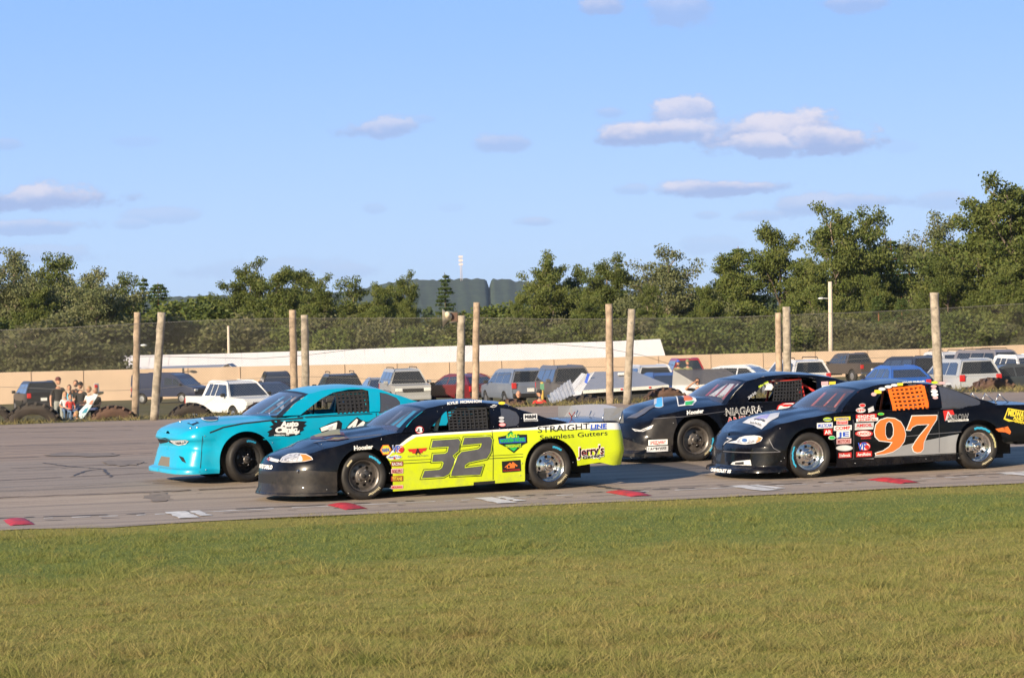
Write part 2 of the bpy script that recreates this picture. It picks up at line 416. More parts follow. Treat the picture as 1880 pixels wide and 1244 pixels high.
# track: rows follow the track direction
tu = [-2.0, -1.2, -.4, .4, 1.2, 2, 3, 4, 5, 5.4, 6.5] + [8 + 1.5 * i for i in range(24)]
V = []; cols = [float(v) for v in np.arange(-70, 71, 1.0)]; rowsn = 40
for j in range(rowsn + 1):
    for x in cols:
        e = -2.05 + .13 * math.sin(x * 1.7) + .09 * math.sin(x * 4.3 + 1) + .06 * math.sin(x * 9.1)
        ya = 34.15 + NE * x + (e) * 1.029; yb = fy(x) - 1.3 - 2.8 * sst(12.5, 15.5, x) + .2 * math.sin(x * .9) + .12 * math.sin(x * 2.9)
        y = ya + (yb - ya) * (j / rowsn) ** 1.25
        V.append((x, y, tz(x, y) + .004))
nc = len(cols); mb = MB(); mb.add(V, [(j * nc + i, j * nc + i + 1, (j + 1) * nc + i + 1, (j + 1) * nc + i) for j in range(rowsn) for i in range(nc - 1)], ASP)
mb.build('track', kind='structure')

# markings, seals and stains on the track
PAINTW = pbr('worn_white_road_paint', (.62, .60, .56), .7, var=.25, vscale=5); PAINTR = pbr('red_kerb_paint', (.42, .022, .025), .6, var=.3, vscale=7)
TAR = pbr('tar_seal', (.075, .065, .06), .7); RUBBER = pbr('rubbered_asphalt', (.21, .17, .135), .85, var=.2); FADE = pbr('faded_road_paint', (.36, .33, .30), .8, var=.2, vscale=4)
def ribbon(name, pts, wd, mat, z=.009, wob=.0, dashes=None, seed=1):
    r = random.Random(seed); W3 = [G(*p) for p in pts]; L = [0]
    for a, c in zip(W3, W3[1:]): L.append(L[-1] + (c - a).length)
    n = max(2, int(L[-1] / .12)); mb = MB(); prev = None
    for i in range(n + 1):
        q = L[-1] * i / n; k = max(j for j in range(len(L)) if L[j] <= q + 1e-9); k = min(k, len(L) - 2)
        tt = (q - L[k]) / (L[k + 1] - L[k]); p = W3[k].lerp(W3[k + 1], tt); d = (W3[k + 1] - W3[k]).normalized(); nrm = Vector((-d.y, d.x, 0))
        p = p + nrm * r.uniform(-wob, wob); h = wd / 2 * r.uniform(.55, 1.25)
        a = p + nrm * h; c = p - nrm * h; a.z = tz(a.x, a.y) + z; c.z = tz(c.x, c.y) + z
        if prev and (dashes is None or r.random() < dashes): mb.add([prev[0], prev[1], c, a], [(0, 1, 2, 3)], mat)
        prev = (a, c)
    return mb.build(name, kind='structure')
edge = [(-40, 956), (0, 954), (250, 946), (500, 934), (750, 923), (940, 914), (1140, 904), (1400, 893), (1650, 881), (1880, 870), (1950, 867)]
ribbon('edge_line', edge, .10, PAINTW, .008, .02, .62, 3)
ribbon('edge_seam', [(x, y - 2.5) for x, y in edge], .08, TAR, .010, .03, .6, 4)
ribbon('edge_seam', [(x, y + 4) for x, y in edge], .045, TAR, .010, .04, .35, 5)
ribbon('lane_line', [(278, 887), (330, 885), (392, 882)], .10, FADE, .009, .01, .95, 6)
ribbon('lane_line', [(-30, 897), (60, 893)], .08, FADE, .009, .01, .6, 7)
ribbon('tar_seal', [(-40, 806), (60, 803), (170, 804), (300, 800)], .07, TAR, .011, .02, 1, 8)
ribbon('tar_seal', [(80, 850), (130, 857), (190, 861), (285, 858)], .05, TAR, .011, .03, 1, 9)
ribbon('tar_seal', [(135, 874), (160, 864), (190, 861), (205, 876)], .045, TAR, .011, .03, 1, 10)
ribbon('tar_seal', [(-40, 868), (60, 864), (135, 858)], .035, TAR, .011, .02, .9, 11)
ribbon('tar_seal', [(-40, 902), (50, 899), (230, 887), (300, 884)], .03, TAR, .011, .02, .8, 12)
ribbon('tar_seal', [(1040, 888), (1100, 893), (1180, 905)], .12, TAR, .011, .03, .9, 13)
ribbon('tar_seal', [(1180, 898), (1400, 886), (1700, 874), (1880, 862)], .04, TAR, .011, .03, .6, 14)
ribbon('tar_seal', [(-40, 832), (100, 828), (290, 822)], .035, TAR, .011, .03, .7, 15)
SKID = pbr('rubber_streak', (.19, .15, .12), .8, var=.25, vscale=3)
for k_, L_ in enumerate([[(-40, 820), (140, 816), (300, 812)], [(-40, 842), (280, 832)], [(20, 860), (270, 850)], [(-40, 884), (200, 872), (280, 868)], [(-40, 787), (300, 781), (420, 778)], [(-40, 795), (250, 789)], [(1040, 768), (1130, 764)], [(1130, 880), (1300, 872)], [(-40, 915), (240, 905), (470, 894)]]):
    ribbon('rubber_streak', L_, [.22, .16, .2, .14, .3, .2, .4, .12, .10][k_], SKID, .0065 + .0004 * k_, .03, .9, 40 + k_)
def blob(name, px, py, rx, ry, mat, seed, z=.013):
    r = random.Random(seed); pts = []
    for k in range(22):
        a = 2 * math.pi * k / 22; q = r.uniform(.72, 1.12); pts.append(G(px + rx * q * math.cos(a), py + ry * q * math.sin(a)))
    mb = MB(); mb.add([(p.x, p.y, tz(p.x, p.y) + z) for p in pts], [tuple(range(22))], mat); mb.build(name, kind='structure')
blob('oil_stain', 292, 913, 30, 9, RUBBER, 1); blob('oil_stain', 372, 909, 17, 3, RUBBER, 2, .014); blob('oil_stain', 225, 850, 40, 6, RUBBER, 9, .014)
blob('oil_stain', 150, 835, 70, 4, RUBBER, 5, .015)
for k, (x0, y0) in enumerate([(2, 955), (598, 927), (1108, 904), (1588, 881)]):       # red kerb blocks, slightly raised
    a = G(x0, y0); d = Vector((1, NE, 0)).normalized(); nn = Vector((d.y, -d.x, 0)); r = random.Random(k)
    mb = MB(); N1, N2 = 7, 5; vs = []
    for j in range(N2 + 1):
        for i in range(N1 + 1):
            p = a + d * (.30 * i / N1 + .05 * j / N2 + r.uniform(-.008, .008)) + nn * (1.1 * j / N2 + r.uniform(-.02, .02)) + d * .02
            h = .035 * math.sin(math.pi * i / N1) ** .5 + .006 if 0 < i < N1 else .004
            if j in (0, N2): h *= .3
            vs.append((p.x, p.y, tz(p.x, p.y) + h + .004))
    mb.add(vs, [(j * (N1 + 1) + i, (j + 1) * (N1 + 1) + i, (j + 1) * (N1 + 1) + i + 1, j * (N1 + 1) + i + 1) for j in range(N2) for i in range(N1)], PAINTR)
    mb.build('kerb_block', label=['worn red kerb block at the left end of the track edge', 'red kerb block beside the nose of the yellow car', 'red kerb block behind the rear wheel of the yellow car',
             'red kerb block below the orange 97 car'][k], cat='kerb', group='red kerb blocks')
for k, (x0, y0) in enumerate([(303, 941), (868, 915), (1336, 893), (1828, 869)]):
    a = G(x0, y0); d = Vector((1, NE, 0)).normalized(); nn = Vector((d.y, -d.x, 0)); r = random.Random(k + 9)
    for (o_, w_, l_) in ((0, .27, 1.25), (.31, .13, 1.0)):
        mb = MB(); vs = []
        for j in range(9):
            for e in (0, 1):
                p = a + d * (o_ + w_ * e + r.uniform(-.02, .02) + .05 * j / 8) + nn * (l_ * j / 8); vs.append((p.x, p.y, tz(p.x, p.y) + .014))
        mb.add(vs, [(2 * j, 2 * j + 2, 2 * j + 3, 2 * j + 1) for j in range(8)], PAINTW); mb.build('kerb_marking', kind='structure')

# ------------------------------------------------------------------ grass (real blades)
_wv = [(rng.uniform(0, 6.28), 10 ** rng.uniform(-.2, .95), rng.uniform(0, 6.28)) for _ in range(26)]
def clump(X, Y):
    v = sum(np.sin((X * math.cos(a) + Y * math.sin(a)) * k + p + 1.3 * np.sin(X * .7 + Y * .4)) for a, k, p in _wv) / math.sqrt(13.); return np.clip(.5 + .5 * v, 0, 1.6)
def grass(name, n, place, hmin, hmax, wmin, wmax, mat, dry):
    X, Y, Z = place(n); n = len(X)
    h = rng.uniform(hmin, hmax, n); wd = rng.uniform(wmin, wmax, n); a = rng.uniform(0, 2 * math.pi, n); l = rng.uniform(.3, 2.2, n); la = rng.uniform(0, 2 * math.pi, n)
    h = h * (.62 + .6 * clump(X, Y)) if name != 'verge_grass' else h
    V = np.zeros((n, 3, 3)); dx = np.cos(a) * wd / 2; dy = np.sin(a) * wd / 2
    V[:, 0] = np.stack([X - dx, Y - dy, Z], 1); V[:, 1] = np.stack([X + dx, Y + dy, Z], 1)
    V[:, 2] = np.stack([X + np.cos(la) * h * l, Y + np.sin(la) * h * l, Z + h], 1)
    me = bpy.data.meshes.new(name); me.vertices.add(n * 3); me.vertices.foreach_set('co', V.ravel())
    me.loops.add(n * 3); me.loops.foreach_set('vertex_index', np.arange(n * 3)); me.polygons.add(n)
    me.polygons.foreach_set('loop_start', np.arange(n) * 3); me.polygons.foreach_set('loop_total', np.full(n, 3)); me.update()
    at = me.attributes.new('tint', 'FLOAT', 'POINT'); at.data.foreach_set('value', np.repeat(rng.random(n), 3))
    me.materials.append(mat); o = bpy.data.objects.new(name, me); SC.collection.objects.link(o); return o
GRS, t, b = tree_mat('grass_blades'); g, u, rv = posuv(t)
n1 = t.noise(g, .8, 5, .65); n3 = t.noise(stretch(t, rv, (.5, 1.2, 1)), 2.2, 5, .7); n4 = t.noise(g, 9, 3, .6); ti = t.n('ShaderNodeAttribute', attribute_name='tint').outputs['Fac']
dry = t.mix(t.ramp(n3, .35, .65), (.37, .29, .12), (.26, .265, .08))
dry = t.mix(t.m('MULTIPLY', t.ramp(n4, .45, .7), .6), dry, (.19, .25, .05))
green = t.mix(t.ramp(n3, .3, .7), (.23, .265, .07), (.17, .215, .055))
gb = t.m('MULTIPLY', t.ramp(t.m('ADD', u, t.m('MULTIPLY', t.m('SUBTRACT', n1, .5), 7.)), -10.8, -7.0), t.m('SUBTRACT', 1., t.ramp(t.m('ADD', u, t.m('MULTIPLY', t.m('SUBTRACT', n1, .5), 4.)), -5.0, -2.4)))
c = t.mix(t.m('MULTIPLY', gb, .85), dry, green)
pt = t.noise(g, 1.7, 6, .7); c = t.mix(t.m('MULTIPLY', t.ramp(pt, .52, .68), .55), c, (.30, .19, .09)); c = t.mix(t.m('MULTIPLY', t.m('SUBTRACT', 1., t.ramp(pt, .32, .46)), .5), c, (.12, .17, .035))
c = t.mix(t.m('MULTIPLY', t.ramp(ti, .55, 1.0), .55), c, (.42, .38, .13)); c = t.mix(t.m('MULTIPLY', t.m('SUBTRACT', 1., t.ramp(ti, 0, .3)), .5), c, (.14, .15, .05))
t.t.links.new(c, b.inputs['Base Color']); b.inputs['Roughness'].default_value = .8; b.inputs['Specular IOR Level'].default_value = .08
tl = t.n('ShaderNodeBsdfTranslucent', {'Color': c}); mx = t.n('ShaderNodeMixShader', {0: .3, 1: b.outputs[0], 2: tl.outputs[0]})
t.t.links.new(mx.outputs[0], [x for x in t.t.nodes if x.type == 'OUTPUT_MATERIAL'][0].inputs[0])
def pl_near(n):
    d = 1 / rng.uniform(1 / 35., 1 / 14.6, n); d = np.where(rng.random(n) < .35, rng.uniform(14.6, 36, n), d)
    X = d * rng.uniform(-.235, .235, n); e = -2.05 + .13 * np.sin(X * 1.7) + .09 * np.sin(X * 4.3 + 1) + .06 * np.sin(X * 9.1)
    U = (d - (34.15 + NE * X)) / 1.029; cl = np.sin(X * 3.1 + d * 1.3) * np.sin(d * 2.7 - X * 1.9)
    ok = (U < e + .10 + .12 * rng.random(n)) & (rng.random(n) < .62 + .45 * clump(X * 1.7, d * 1.7))
    X = X[ok]; d = d[ok]; return X, d, np.array([gz(x, y) for x, y in zip(X, d)]) 
tag(grass('grass', 620000, pl_near, .008, .032, .003, .0075, GRS, 0), kind='stuff')
def pl_tuft(n):
    k = 1700; cx = []; cy = []
    d0 = 1 / rng.uniform(1 / 30., 1 / 14.8, k); x0 = d0 * rng.uniform(-.23, .23, k)
    X = np.repeat(x0, n // k) + rng.normal(0, .055, k * (n // k)); Y = np.repeat(d0, n // k) + rng.normal(0, .06, k * (n // k))
    U = (Y - (34.15 + NE * X)) / 1.029; ok = U < -2.3; X = X[ok]; Y = Y[ok]
    return X, Y, np.array([gz(x, y) for x, y in zip(X, Y)])
tag(grass('tall_grass', 60000, pl_tuft, .03, .10, .004, .009, GRS, 0), kind='stuff')
VRG = bpy.data.materials.new('verge_grass'); VRG.use_nodes = True; t = NT(VRG.node_tree); b = VRG.node_tree.nodes['Principled BSDF']
ti = t.n('ShaderNodeAttribute', attribute_name='tint').outputs['Fac']; g = t.n('ShaderNodeNewGeometry').outputs['Position']
t.t.links.new(t.mix(t.ramp(t.noise(g, .9, 4), .35, .65), t.mix(ti, (.20, .17, .06), (.26, .21, .09)), t.mix(ti, (.14, .13, .045), (.19, .16, .06))), b.inputs['Base Color']); b.inputs['Roughness'].default_value = .9
def pl_verge(n):
    X = rng.uniform(-18, 19, n); f = rng.uniform(-1.6, 2.6, n); f = np.where((X > 12.5) & (rng.random(n) < .6), rng.uniform(-4.3, 1, n), f)
    cl = .5 + .5 * np.sin(X * 1.3) * np.sin(X * 3.7 + 2); ok = (rng.random(n) < .25 + .75 * cl) & ~((X < -4) & (f < -.9)); X = X[ok]; f = f[ok]; Y = 73.9 + .145 * X + f
    return X, Y, np.array([tz(x, y) - .02 for x, y in zip(X, Y)])
tag(grass('verge_grass', 11000, pl_verge, .04, .20, .012, .035, VRG, 1), kind='stuff')
# ------------------------------------------------------------------ race cars
class RaceCar:
    def __init__(s, name, fpx, cfg, **tags):
        s.c = cfg; s.w = .95; s.paint = cfg['paint']; s.dz = cfg.get('dz', 0)
        s.zb = cfg.get('belt', .92)                          # belt height
        t0 = np.linspace(0, math.pi / 2, 160)
        def curve(a, p): # from straight to centreline
            x = a * np.sin(t0) ** (2 / p); y = s.w * np.cos(t0) ** (2 / p)
            L = np.concatenate([[0], np.cumsum(np.hypot(np.diff(x), np.diff(y)))]); return x, y, L
        s.xs = cfg.get('xs', -1.75); s.xr = cfg.get('xr', 2.25)
        s.fa = cfg.get('fa', .70); s.fx, s.fyy, s.fL = curve(s.fa, cfg.get('pf', 2.3)); s.rx, s.ry, s.rL = curve(.30, 3.2)
        s.s0 = s.xs - s.fL[-1]; s.s1 = s.xr + s.rL[-1]
        s.root = thing(name, **tags)
        A = G(*fpx)
        psi = R(cfg['yaw'])
        X = Vector((math.cos(psi), math.sin(psi), 0))
        e = .6; n = Vector((-(tz(A.x + e, A.y + .8) - tz(A.x - e, A.y + .8)) / (2 * e), -(tz(A.x, A.y + 1.6) - tz(A.x, A.y)) / 1.6, 1)).normalized()
        X = (X - n * X.dot(n)).normalized(); Y = n.cross(X); M = Matrix((X, Y, n)).transposed().to_4x4()
        o = A - (M.to_3x3() @ Vector((-1.4, -.85, 0))); M.translation = o
        s.M = M; s.root.matrix_world = M
        s.tabs = {}
    def plan(s, q):
        if q < s.xs:
            L = s.xs - q; x = s.xs - np.interp(L, s.fL, s.fx); y = np.interp(L, s.fL, s.fyy)
            e = .01; x2 = s.xs - np.interp(L + e, s.fL, s.fx); y2 = np.interp(L + e, s.fL, s.fyy); x1 = s.xs - np.interp(max(0, L - e), s.fL, s.fx); y1 = np.interp(max(0, L - e), s.fL, s.fyy)
            n = Vector((-(y1 - y2), -(x1 - x2))) ; n = n.normalized() if n.length > 1e-7 else Vector((-1, 0))
            if L > s.fL[-1] - .012: n = Vector((-1, 0))
            return x, -y, n
        if q > s.xr:
            L = q - s.xr; x = s.xr + np.interp(L, s.rL, s.rx); y = np.interp(L, s.rL, s.ry)
            e = .01; x2 = s.xr + np.interp(L + e, s.rL, s.rx); y2 = np.interp(L + e, s.rL, s.ry); x1 = s.xr + np.interp(max(0, L - e), s.rL, s.rx); y1 = np.interp(max(0, L - e), s.rL, s.ry)
            n = Vector(((y1 - y2), -(x2 - x1))); n = n.normalized() if n.length > 1e-7 else Vector((1, 0))
            if L > s.rL[-1] - .012: n = Vector((1, 0))
            return x, -y, n
        return q, -s.w, Vector((0, -1))
    def top(s, q): return lerpk(s.c['top'], q)
    def bot(s, q): return lerpk(s.c['bot'], q)
    def inset(s, q, z):
        mid = lerpk([(.08, .01), (.45, 0), (.7, .012), (.95, .05)], z)
        fr = lerpk(s.c['nose'], z); re = lerpk([(.3, .05), (.5, .0), (.65, .01), (.92, .05)], z)
        f = 1 - sst(s.xs - .55, s.xs + .1, q); r = sst(s.xr - .05, s.xr + .15, q)
        v = mid * (1 - f) * (1 - r) + fr * f + re * r
        e = (z - (s.top(q) - .07)) / .07
        if e > 0: v += .03 * e * e
        for ax in (-1.4, 1.35):                               # slight wheel-arch flare
            d = math.hypot(q - ax, z - .33); v -= .022 * math.exp(-((d - .42) / .07) ** 2) * (1 if z > .2 else .4) * s.c.get('flare', 1)
        return v
    def side(s, q, z, off=0.0):
        x, y, n = s.plan(q); k = -s.inset(q, z) + off
        y2 = y + n.y * k
        return Vector((x + n.x * k, min(y2, 0), z))
    def gh(s, x, z, off=0.0):
        h = max(0, z - s.zb); yb = s.w - .05 - .10 * sst(1.0, 1.9, x)
        k = s.c.get('tum', .8); y = yb - k * h * (.75 + .25 * min(1, h / .3)) + .0
        return Vector((x, -(y + off), z + off * .5))
    def edge_at(s, x):
        if not hasattr(s, '_et'):
            qs = np.linspace(s.s0, s.xs, 60); s._et = [(s.side(q, s.top(q)), q) for q in qs]
        if x >= s.xs: return s.side(x, s.top(x)) if x <= s.xr else s.side(s.xr, s.top(s.xr))
        for (a, qa), (b, qb) in zip(s._et, s._et[1:]):
            if a.x <= x <= b.x:
                t = (x - a.x) / max(1e-9, b.x - a.x); return a.lerp(b, t)
        return s._et[0][0]
    def hoodz(s, x, u):
        cr = lerpk(s.c.get('crown', [(-2.5, .02), (-2.2, .07), (-1.4, .085), (-.8, .06)]), x); au = abs(u)
        bul = .022 * (sst(.62, .5, au) if False else (1 - sst(.45, .62, au))) * sst(-2.3, -1.7, x)     # cowl bulge
        return cr * (1 - au ** 2.2) + bul
    def hood(s, x, y, off=0.0):
        e = s.edge_at(x); u = max(-1, min(1, y / max(.05, -e.y)))
        return Vector((x, y, e.z + s.hoodz(x, u) + off))
    def fn(s, k): return {'s': s.side, 'g': s.gh, 'h': s.hood}[k]
    def inv(s, k, px, py):
        f = s.fn(k); Mw = s.M
        if k not in s.tabs:
            rg = {'s': (s.s0, s.xr + .17, .08, .97), 'g': (-1.0, 1.8, s.zb - .02, s.zb + .42), 'h': (s.xs - s.fa + .1, -.85, -.8, .8)}[k]
            tb = []
            for i in range(56):
                for j in range(12):
                    a = rg[0] + (rg[1] - rg[0]) * i / 55; b = rg[2] + (rg[3] - rg[2]) * j / 11; tb.append((a, b, *proj(Mw @ f(a, b))))
            s.tabs[k] = np.array(tb)
        tb = s.tabs[k]; i = np.argmin((tb[:, 2] - px) ** 2 + (tb[:, 3] - py) ** 2); a, b = float(tb[i, 0]), float(tb[i, 1])
        for _ in range(5):
            p0 = proj(Mw @ f(a, b)); pa = proj(Mw @ f(a + .004, b)); pb = proj(Mw @ f(a, b + .004))
            J = np.array([[pa[0] - p0[0], pb[0] - p0[0]], [pa[1] - p0[1], pb[1] - p0[1]]]) / .004
            try: d = np.linalg.solve(J, np.array([px - p0[0], py - p0[1]]))
            except Exception: break
            d = np.clip(d, -.15, .15); a += float(d[0]); b += float(d[1])
            if k == 's': a = min(max(a, s.s0), s.xr + .22)
        return (a, b)
    def ip(s, k, pts): return [s.inv(k, *p) for p in pts]
    # -- decals: items are ('p', px points, mat) / ('t', text, p0, p1, height px, mat, bold, shear) / ('e', cx, cy, rx, ry, mat)
    def nose(s, q, z, off):
        if q >= s.s0: return s.side(q, z, off)
        p = s.side(2 * s.s0 - q, z, off); return Vector((p.x, -p.y, p.z))
    def decal(s, name, k, items, label=None, part=None, lay=0):
        f = s.fn(k); mb = MB()
        for it in items:
            lay += 1; off = .003 + .0018 * lay
            if it[0] == 'p' or it[0] == 'e':
                if it[0] == 'e':
                    _, cx, cy, rx, ry, mat = it; pts = [(cx + rx * math.cos(2 * math.pi * i / 18), cy + ry * math.sin(2 * math.pi * i / 18)) for i in range(18)]
                else: pts, mat = it[1], it[2]
                uv = s.ip(k, pts); v, fc, _m = cdt(uv, grid=.07)
                mb.add([f(a, b, off) for a, b in v], fc, mat)
            elif it[0] == 'uv':
                v, fc, _m = cdt(it[1], grid=.07); mb.add([f(a, b, off) for a, b in v], fc, it[2])
            elif it[0] == 'tu':
                _, tx, a0, z0, wd, h, mat, bold, shear = it; v, fc, asp = text2d(tx, bold, shear)
                mb.add([s.nose(a0 + wd * x, z0 + h * y, off) for x, y in v], fc, mat, False)
            elif it[0] == 't':
                _, tx, p0, p1, h, mat, bold, shear = it
                v, fc, asp = text2d(tx, bold, shear)
                dx, dy = p1[0] - p0[0], p1[1] - p0[1]; L = math.hypot(dx, dy); nx, ny = dy / L * h, -dx / L * h
                a0, b0 = s.inv(k, *p0); a1, b1 = s.inv(k, *p1); a2, b2 = s.inv(k, p0[0] + nx * .8 , p0[1] - h if abs(nx) > 99 else p0[1] + ny)
                mb.add([f(a0 + (a1 - a0) * x + (a2 - a0) * y, b0 + (b1 - b0) * x + (b2 - b0) * y, off) for x, y in v], fc, mat, False)
        return mb.build(name, part or s.root, label=label)
    def rect(s, x, y, w, h, mat, sl=-.06): return ('p', [(x - w / 2, y + h / 2 - sl * w / 2), (x + w / 2, y + h / 2 + sl * w / 2), (x + w / 2, y - h / 2 + sl * w / 2), (x - w / 2, y - h / 2 - sl * w / 2)], mat)
    def txt(s, tx, x, y, w, h, mat, bold=.02, shear=0, sl=-.06): return ('t', tx, (x - w / 2, y + h / 2 - sl * w / 2), (x + w / 2, y + h / 2 + sl * w / 2), h, mat, bold, shear)
    def badge(s, tx, x, y, w, h, bg, fg, k='s', shape='r', bold=.02, shear=0, sl=-.06, rim=None):
        it = []
        if shape == 'r': it.append(s.rect(x, y, w, h, bg, sl))
        elif shape == 'o':
            it.append(('e', x, y, w / 2, h / 2, bg))
        if rim and shape == 'o': it.append(('e', x, y, w * .43, h * .40, rim))
        if rim and shape == 'r': it.append(s.rect(x, y, w * .92, h * .8, rim, sl))
        if tx: it.append(s.txt(tx, x, y, w * .84, h * (.62 if shape == 'r' else .42), fg, bold, shear, sl))
        return s.decal('sticker', k, it)
    def build(s):
        c = s.c; r = s.root; arches = []
        out = []
        qs = list(np.linspace(s.s0, s.s1, 90))
        for q in qs: out.append((q, s.top(q)))
        bq = list(np.linspace(s.s1, s.s0, 120)); AR = c.get('arch', .40); bottom = []
        for ax in (1.35, -1.4): arches.append(ax)
        last = None; i = 0
        def arc(ax): return [(ax + AR * math.cos(a), .33 + AR * math.sin(a) * (1.0)) for a in np.linspace(0, math.pi, 22)]
        for q in bq:
            ina = [ax for ax in arches if abs(q - ax) < AR]
            if ina:
                if last != ina[0]:
                    bottom.append((ina[0] + AR, s.bot(ina[0] + AR + .01))); bottom += arc(ina[0]); bottom.append((ina[0] - AR, s.bot(ina[0] - AR - .01)))
                last = ina[0]
            else: bottom.append((q, s.bot(q)))
        out += bottom
        holes = []
        regs = [x[0] if x[2] == 'uv' else s.ip('s', x[0]) for x in c.get('regions', [])]
        rm = [x[1] for x in c.get('regions', [])]; mir = [x[3] for x in c.get('regions', [])]
        for zl in c.get('zlines', []):
            regs.append([(s.s0 + .001, zl), (s.xs + .05, zl), (s.xs + .05, zl + .012), (s.s0 + .001, zl + .012)]); rm.append(c.get('sidepaint', s.paint)); mir.append(True)
        v, fc, mi = cdt(out, holes, regs, .065)
        mb = MB()
        near = [s.side(a, b) for a, b in v]
        for sgn in (1, -1):
            vs = [Vector((p.x, p.y * sgn, p.z)) for p in near]
            for k in sorted(set(mi)):
                ff = [f for f, m in zip(fc, mi) if m == k]
                mat = s.paint if (k < 0 or (sgn < 0 and not mir[k])) else rm[k]
                if k < 0: mat = c.get('sidepaint', s.paint)
                ff = [f if sgn < 0 else f[::-1] for f in ff]
                base = len(mb.v) if k == sorted(set(mi))[0] else base
                if k == sorted(set(mi))[0]: mb.add(vs, [], mat)
                ii = mb.idx(mat)
                for f in ff: mb.f.append(tuple(a + base for a in f)); mb.mi.append(ii); mb.sm.append(True)
        mb.build('body', r)
        # hood and rear deck
        def rows(xs_, zf, name, mat, K=16, label=None):
            m2 = MB(); vs = []
            for x in xs_:
                e = s.edge_at(x) if x < 1 else s.side(x, s.top(x))
                for k in range(K + 1):
                    u = -1 + 2 * k / K; vs.append(Vector((e.x, -u * e.y * (1 if u < 0 else 1) if False else u * abs(e.y), e.z + zf(e.x, u))))
            n = len(xs_)
            m2.add(vs, [(i * (K + 1) + k, i * (K + 1) + k + 1, (i + 1) * (K + 1) + k + 1, (i + 1) * (K + 1) + k) for i in range(n - 1) for k in range(K)][::1], mat); return m2.build(name, r, label=label)
        xn = s.edge_at(-9).x
        rows([xn + .001] + list(np.linspace(xn + .015, xn + .25, 10)) + list(np.linspace(xn + .3, -.74, 24)), s.hoodz, 'hood', s.paint, 28)
        rows_x = list(np.linspace(1.45, s.xr, 8)); qt = list(np.linspace(s.xr + .02, s.s1, 14))
        m2 = MB(); vs = []; K = 12
        for q in rows_x + qt:
            e = s.side(q, s.top(q))
            for k in range(K + 1):
                u = -1 + 2 * k / K; vs.append(Vector((e.x, u * abs(e.y), e.z + .045 * (1 - abs(u) ** 2.2) * (1 - sst(s.xr, s.xr + .3, e.x)))))
        m2.add(vs, [(i * (K + 1) + k, i * (K + 1) + k + 1, (i + 1) * (K + 1) + k + 1, (i + 1) * (K + 1) + k) for i in range(len(rows_x + qt) - 1) for k in range(K)], s.paint)
        m2.build('rear_deck', r)
        # greenhouse
        zb = s.zb; RE = c['roof']                                   # roof edge keys x->z
        xa, xf, xe, xt = c['apillar'], RE[0][0], RE[-1][0], c['tail']
        cs = c['cslope']                                            # keys x->z from roof rear to deck
        outl = [(xa, zb - .01)] + [(xf, RE[0][1])] + [(x, lerpk(RE, x)) for x in np.linspace(xf, xe, 12)[1:]] + [(x, lerpk(cs, x)) for x in np.linspace(xe, xt, 10)[1:]] + [(xt, zb - .03), (1.2, zb - .012), (.3, zb - .01)]
        # front edge gently bowed
        mid = ((xa + xf) / 2 - .02, (zb + RE[0][1]) / 2 + .015); outl.insert(1, mid)
        hs = [s.ip('g', h) if h else None for h in c['windows']]
        gregs = [s.ip('g', p[0]) for p in c.get('gregions', [])]; grm = [p[1] for p in c.get('gregions', [])]
        v, fc, mi = cdt(outl, hs, gregs, .07)
        for sgn in (1, -1):
            m2 = MB(); vs = [s.gh(a, b) for a, b in v]; vs = [Vector((p.x, p.y * sgn, p.z)) for p in vs]; m2.add(vs, [f for f, m in zip(fc, mi) if m < 0], s.paint)
            for k in range(len(gregs)): m2.add(vs, [f for f, m in zip(fc, mi) if m == k], grm[k])
            for h in hs:                                        # the window openings have thickness
                a = [s.gh(*p) for p in h]; vs = [Vector((p.x, p.y * sgn, p.z)) for p in a] + [Vector((p.x, (p.y + .03) * sgn, p.z)) for p in a]; n = len(h)
                m2.add(vs, [(i, (i + 1) % n, n + (i + 1) % n, n + i) for i in range(n)], c.get('rim', s.paint), False)
            m2.build('side_window_frame', r)
        m2 = MB(); K = 14; X = list(np.linspace(xf, xe, 16)) + list(np.linspace(xe, xt, 14))[1:]; vs = []
        for i, x in enumerate(X):
            z = lerpk(RE, x) if x <= xe else lerpk(cs, x); e = s.gh(x, z); cr = .045 if x < xe else .045 - .02 * (x - xe) / (xt - xe)
            for k in range(K + 1):
                u = -1 + 2 * k / K; xx = x - (.09 * (1 - u * u) * (1 - min(1, (x - xf) / .3)))
                vs.append(Vector((xx, u * abs(e.y), z + cr * (1 - abs(u) ** 2.4))))
        ff = [(i * (K + 1) + k, i * (K + 1) + k + 1, (i + 1) * (K + 1) + k + 1, (i + 1) * (K + 1) + k) for i in range(len(X) - 1) for k in range(K)]
        isg = [(X[i] > xe + .05 and X[i + 1] < xt - .10 and 1 < k < K - 2) for i in range(len(X) - 1) for k in range(K)]
        m2.add(vs, [f for f, g in zip(ff, isg) if not g], s.paint); m2.build('roof', r)
        m3 = MB(); m3.add(vs, [f for f, g in zip(ff, isg) if g], GLQ); m3.build('rear_window', r)
        s.roof_grid = (X, K, vs)
        # windscreen
        m2 = MB(); m3 = MB(); nu, nv = 18, 12; vs = []; zt = RE[0][1]; eb = s.gh(xa, zb); et = s.gh(xf, zt); bz = c.get('cowl', zb + .03)
        for j in range(nv + 1):
            tv = j / nv
            for i in range(nu + 1):
                u = -1 + 2 * i / nu
                B = Vector((xa - c.get('wbow', .22) * (1 - u * u), u * abs(eb.y), zb + (bz - zb) * (1 - u * u) - .005)); T = Vector((xf - .09 * (1 - u * u), u * abs(et.y), zt + .045 * (1 - abs(u) ** 2.4)))
                p = B.lerp(T, tv); p.z += .02 * math.sin(math.pi * tv); p.x -= .02 * math.sin(math.pi * tv); vs.append(p)
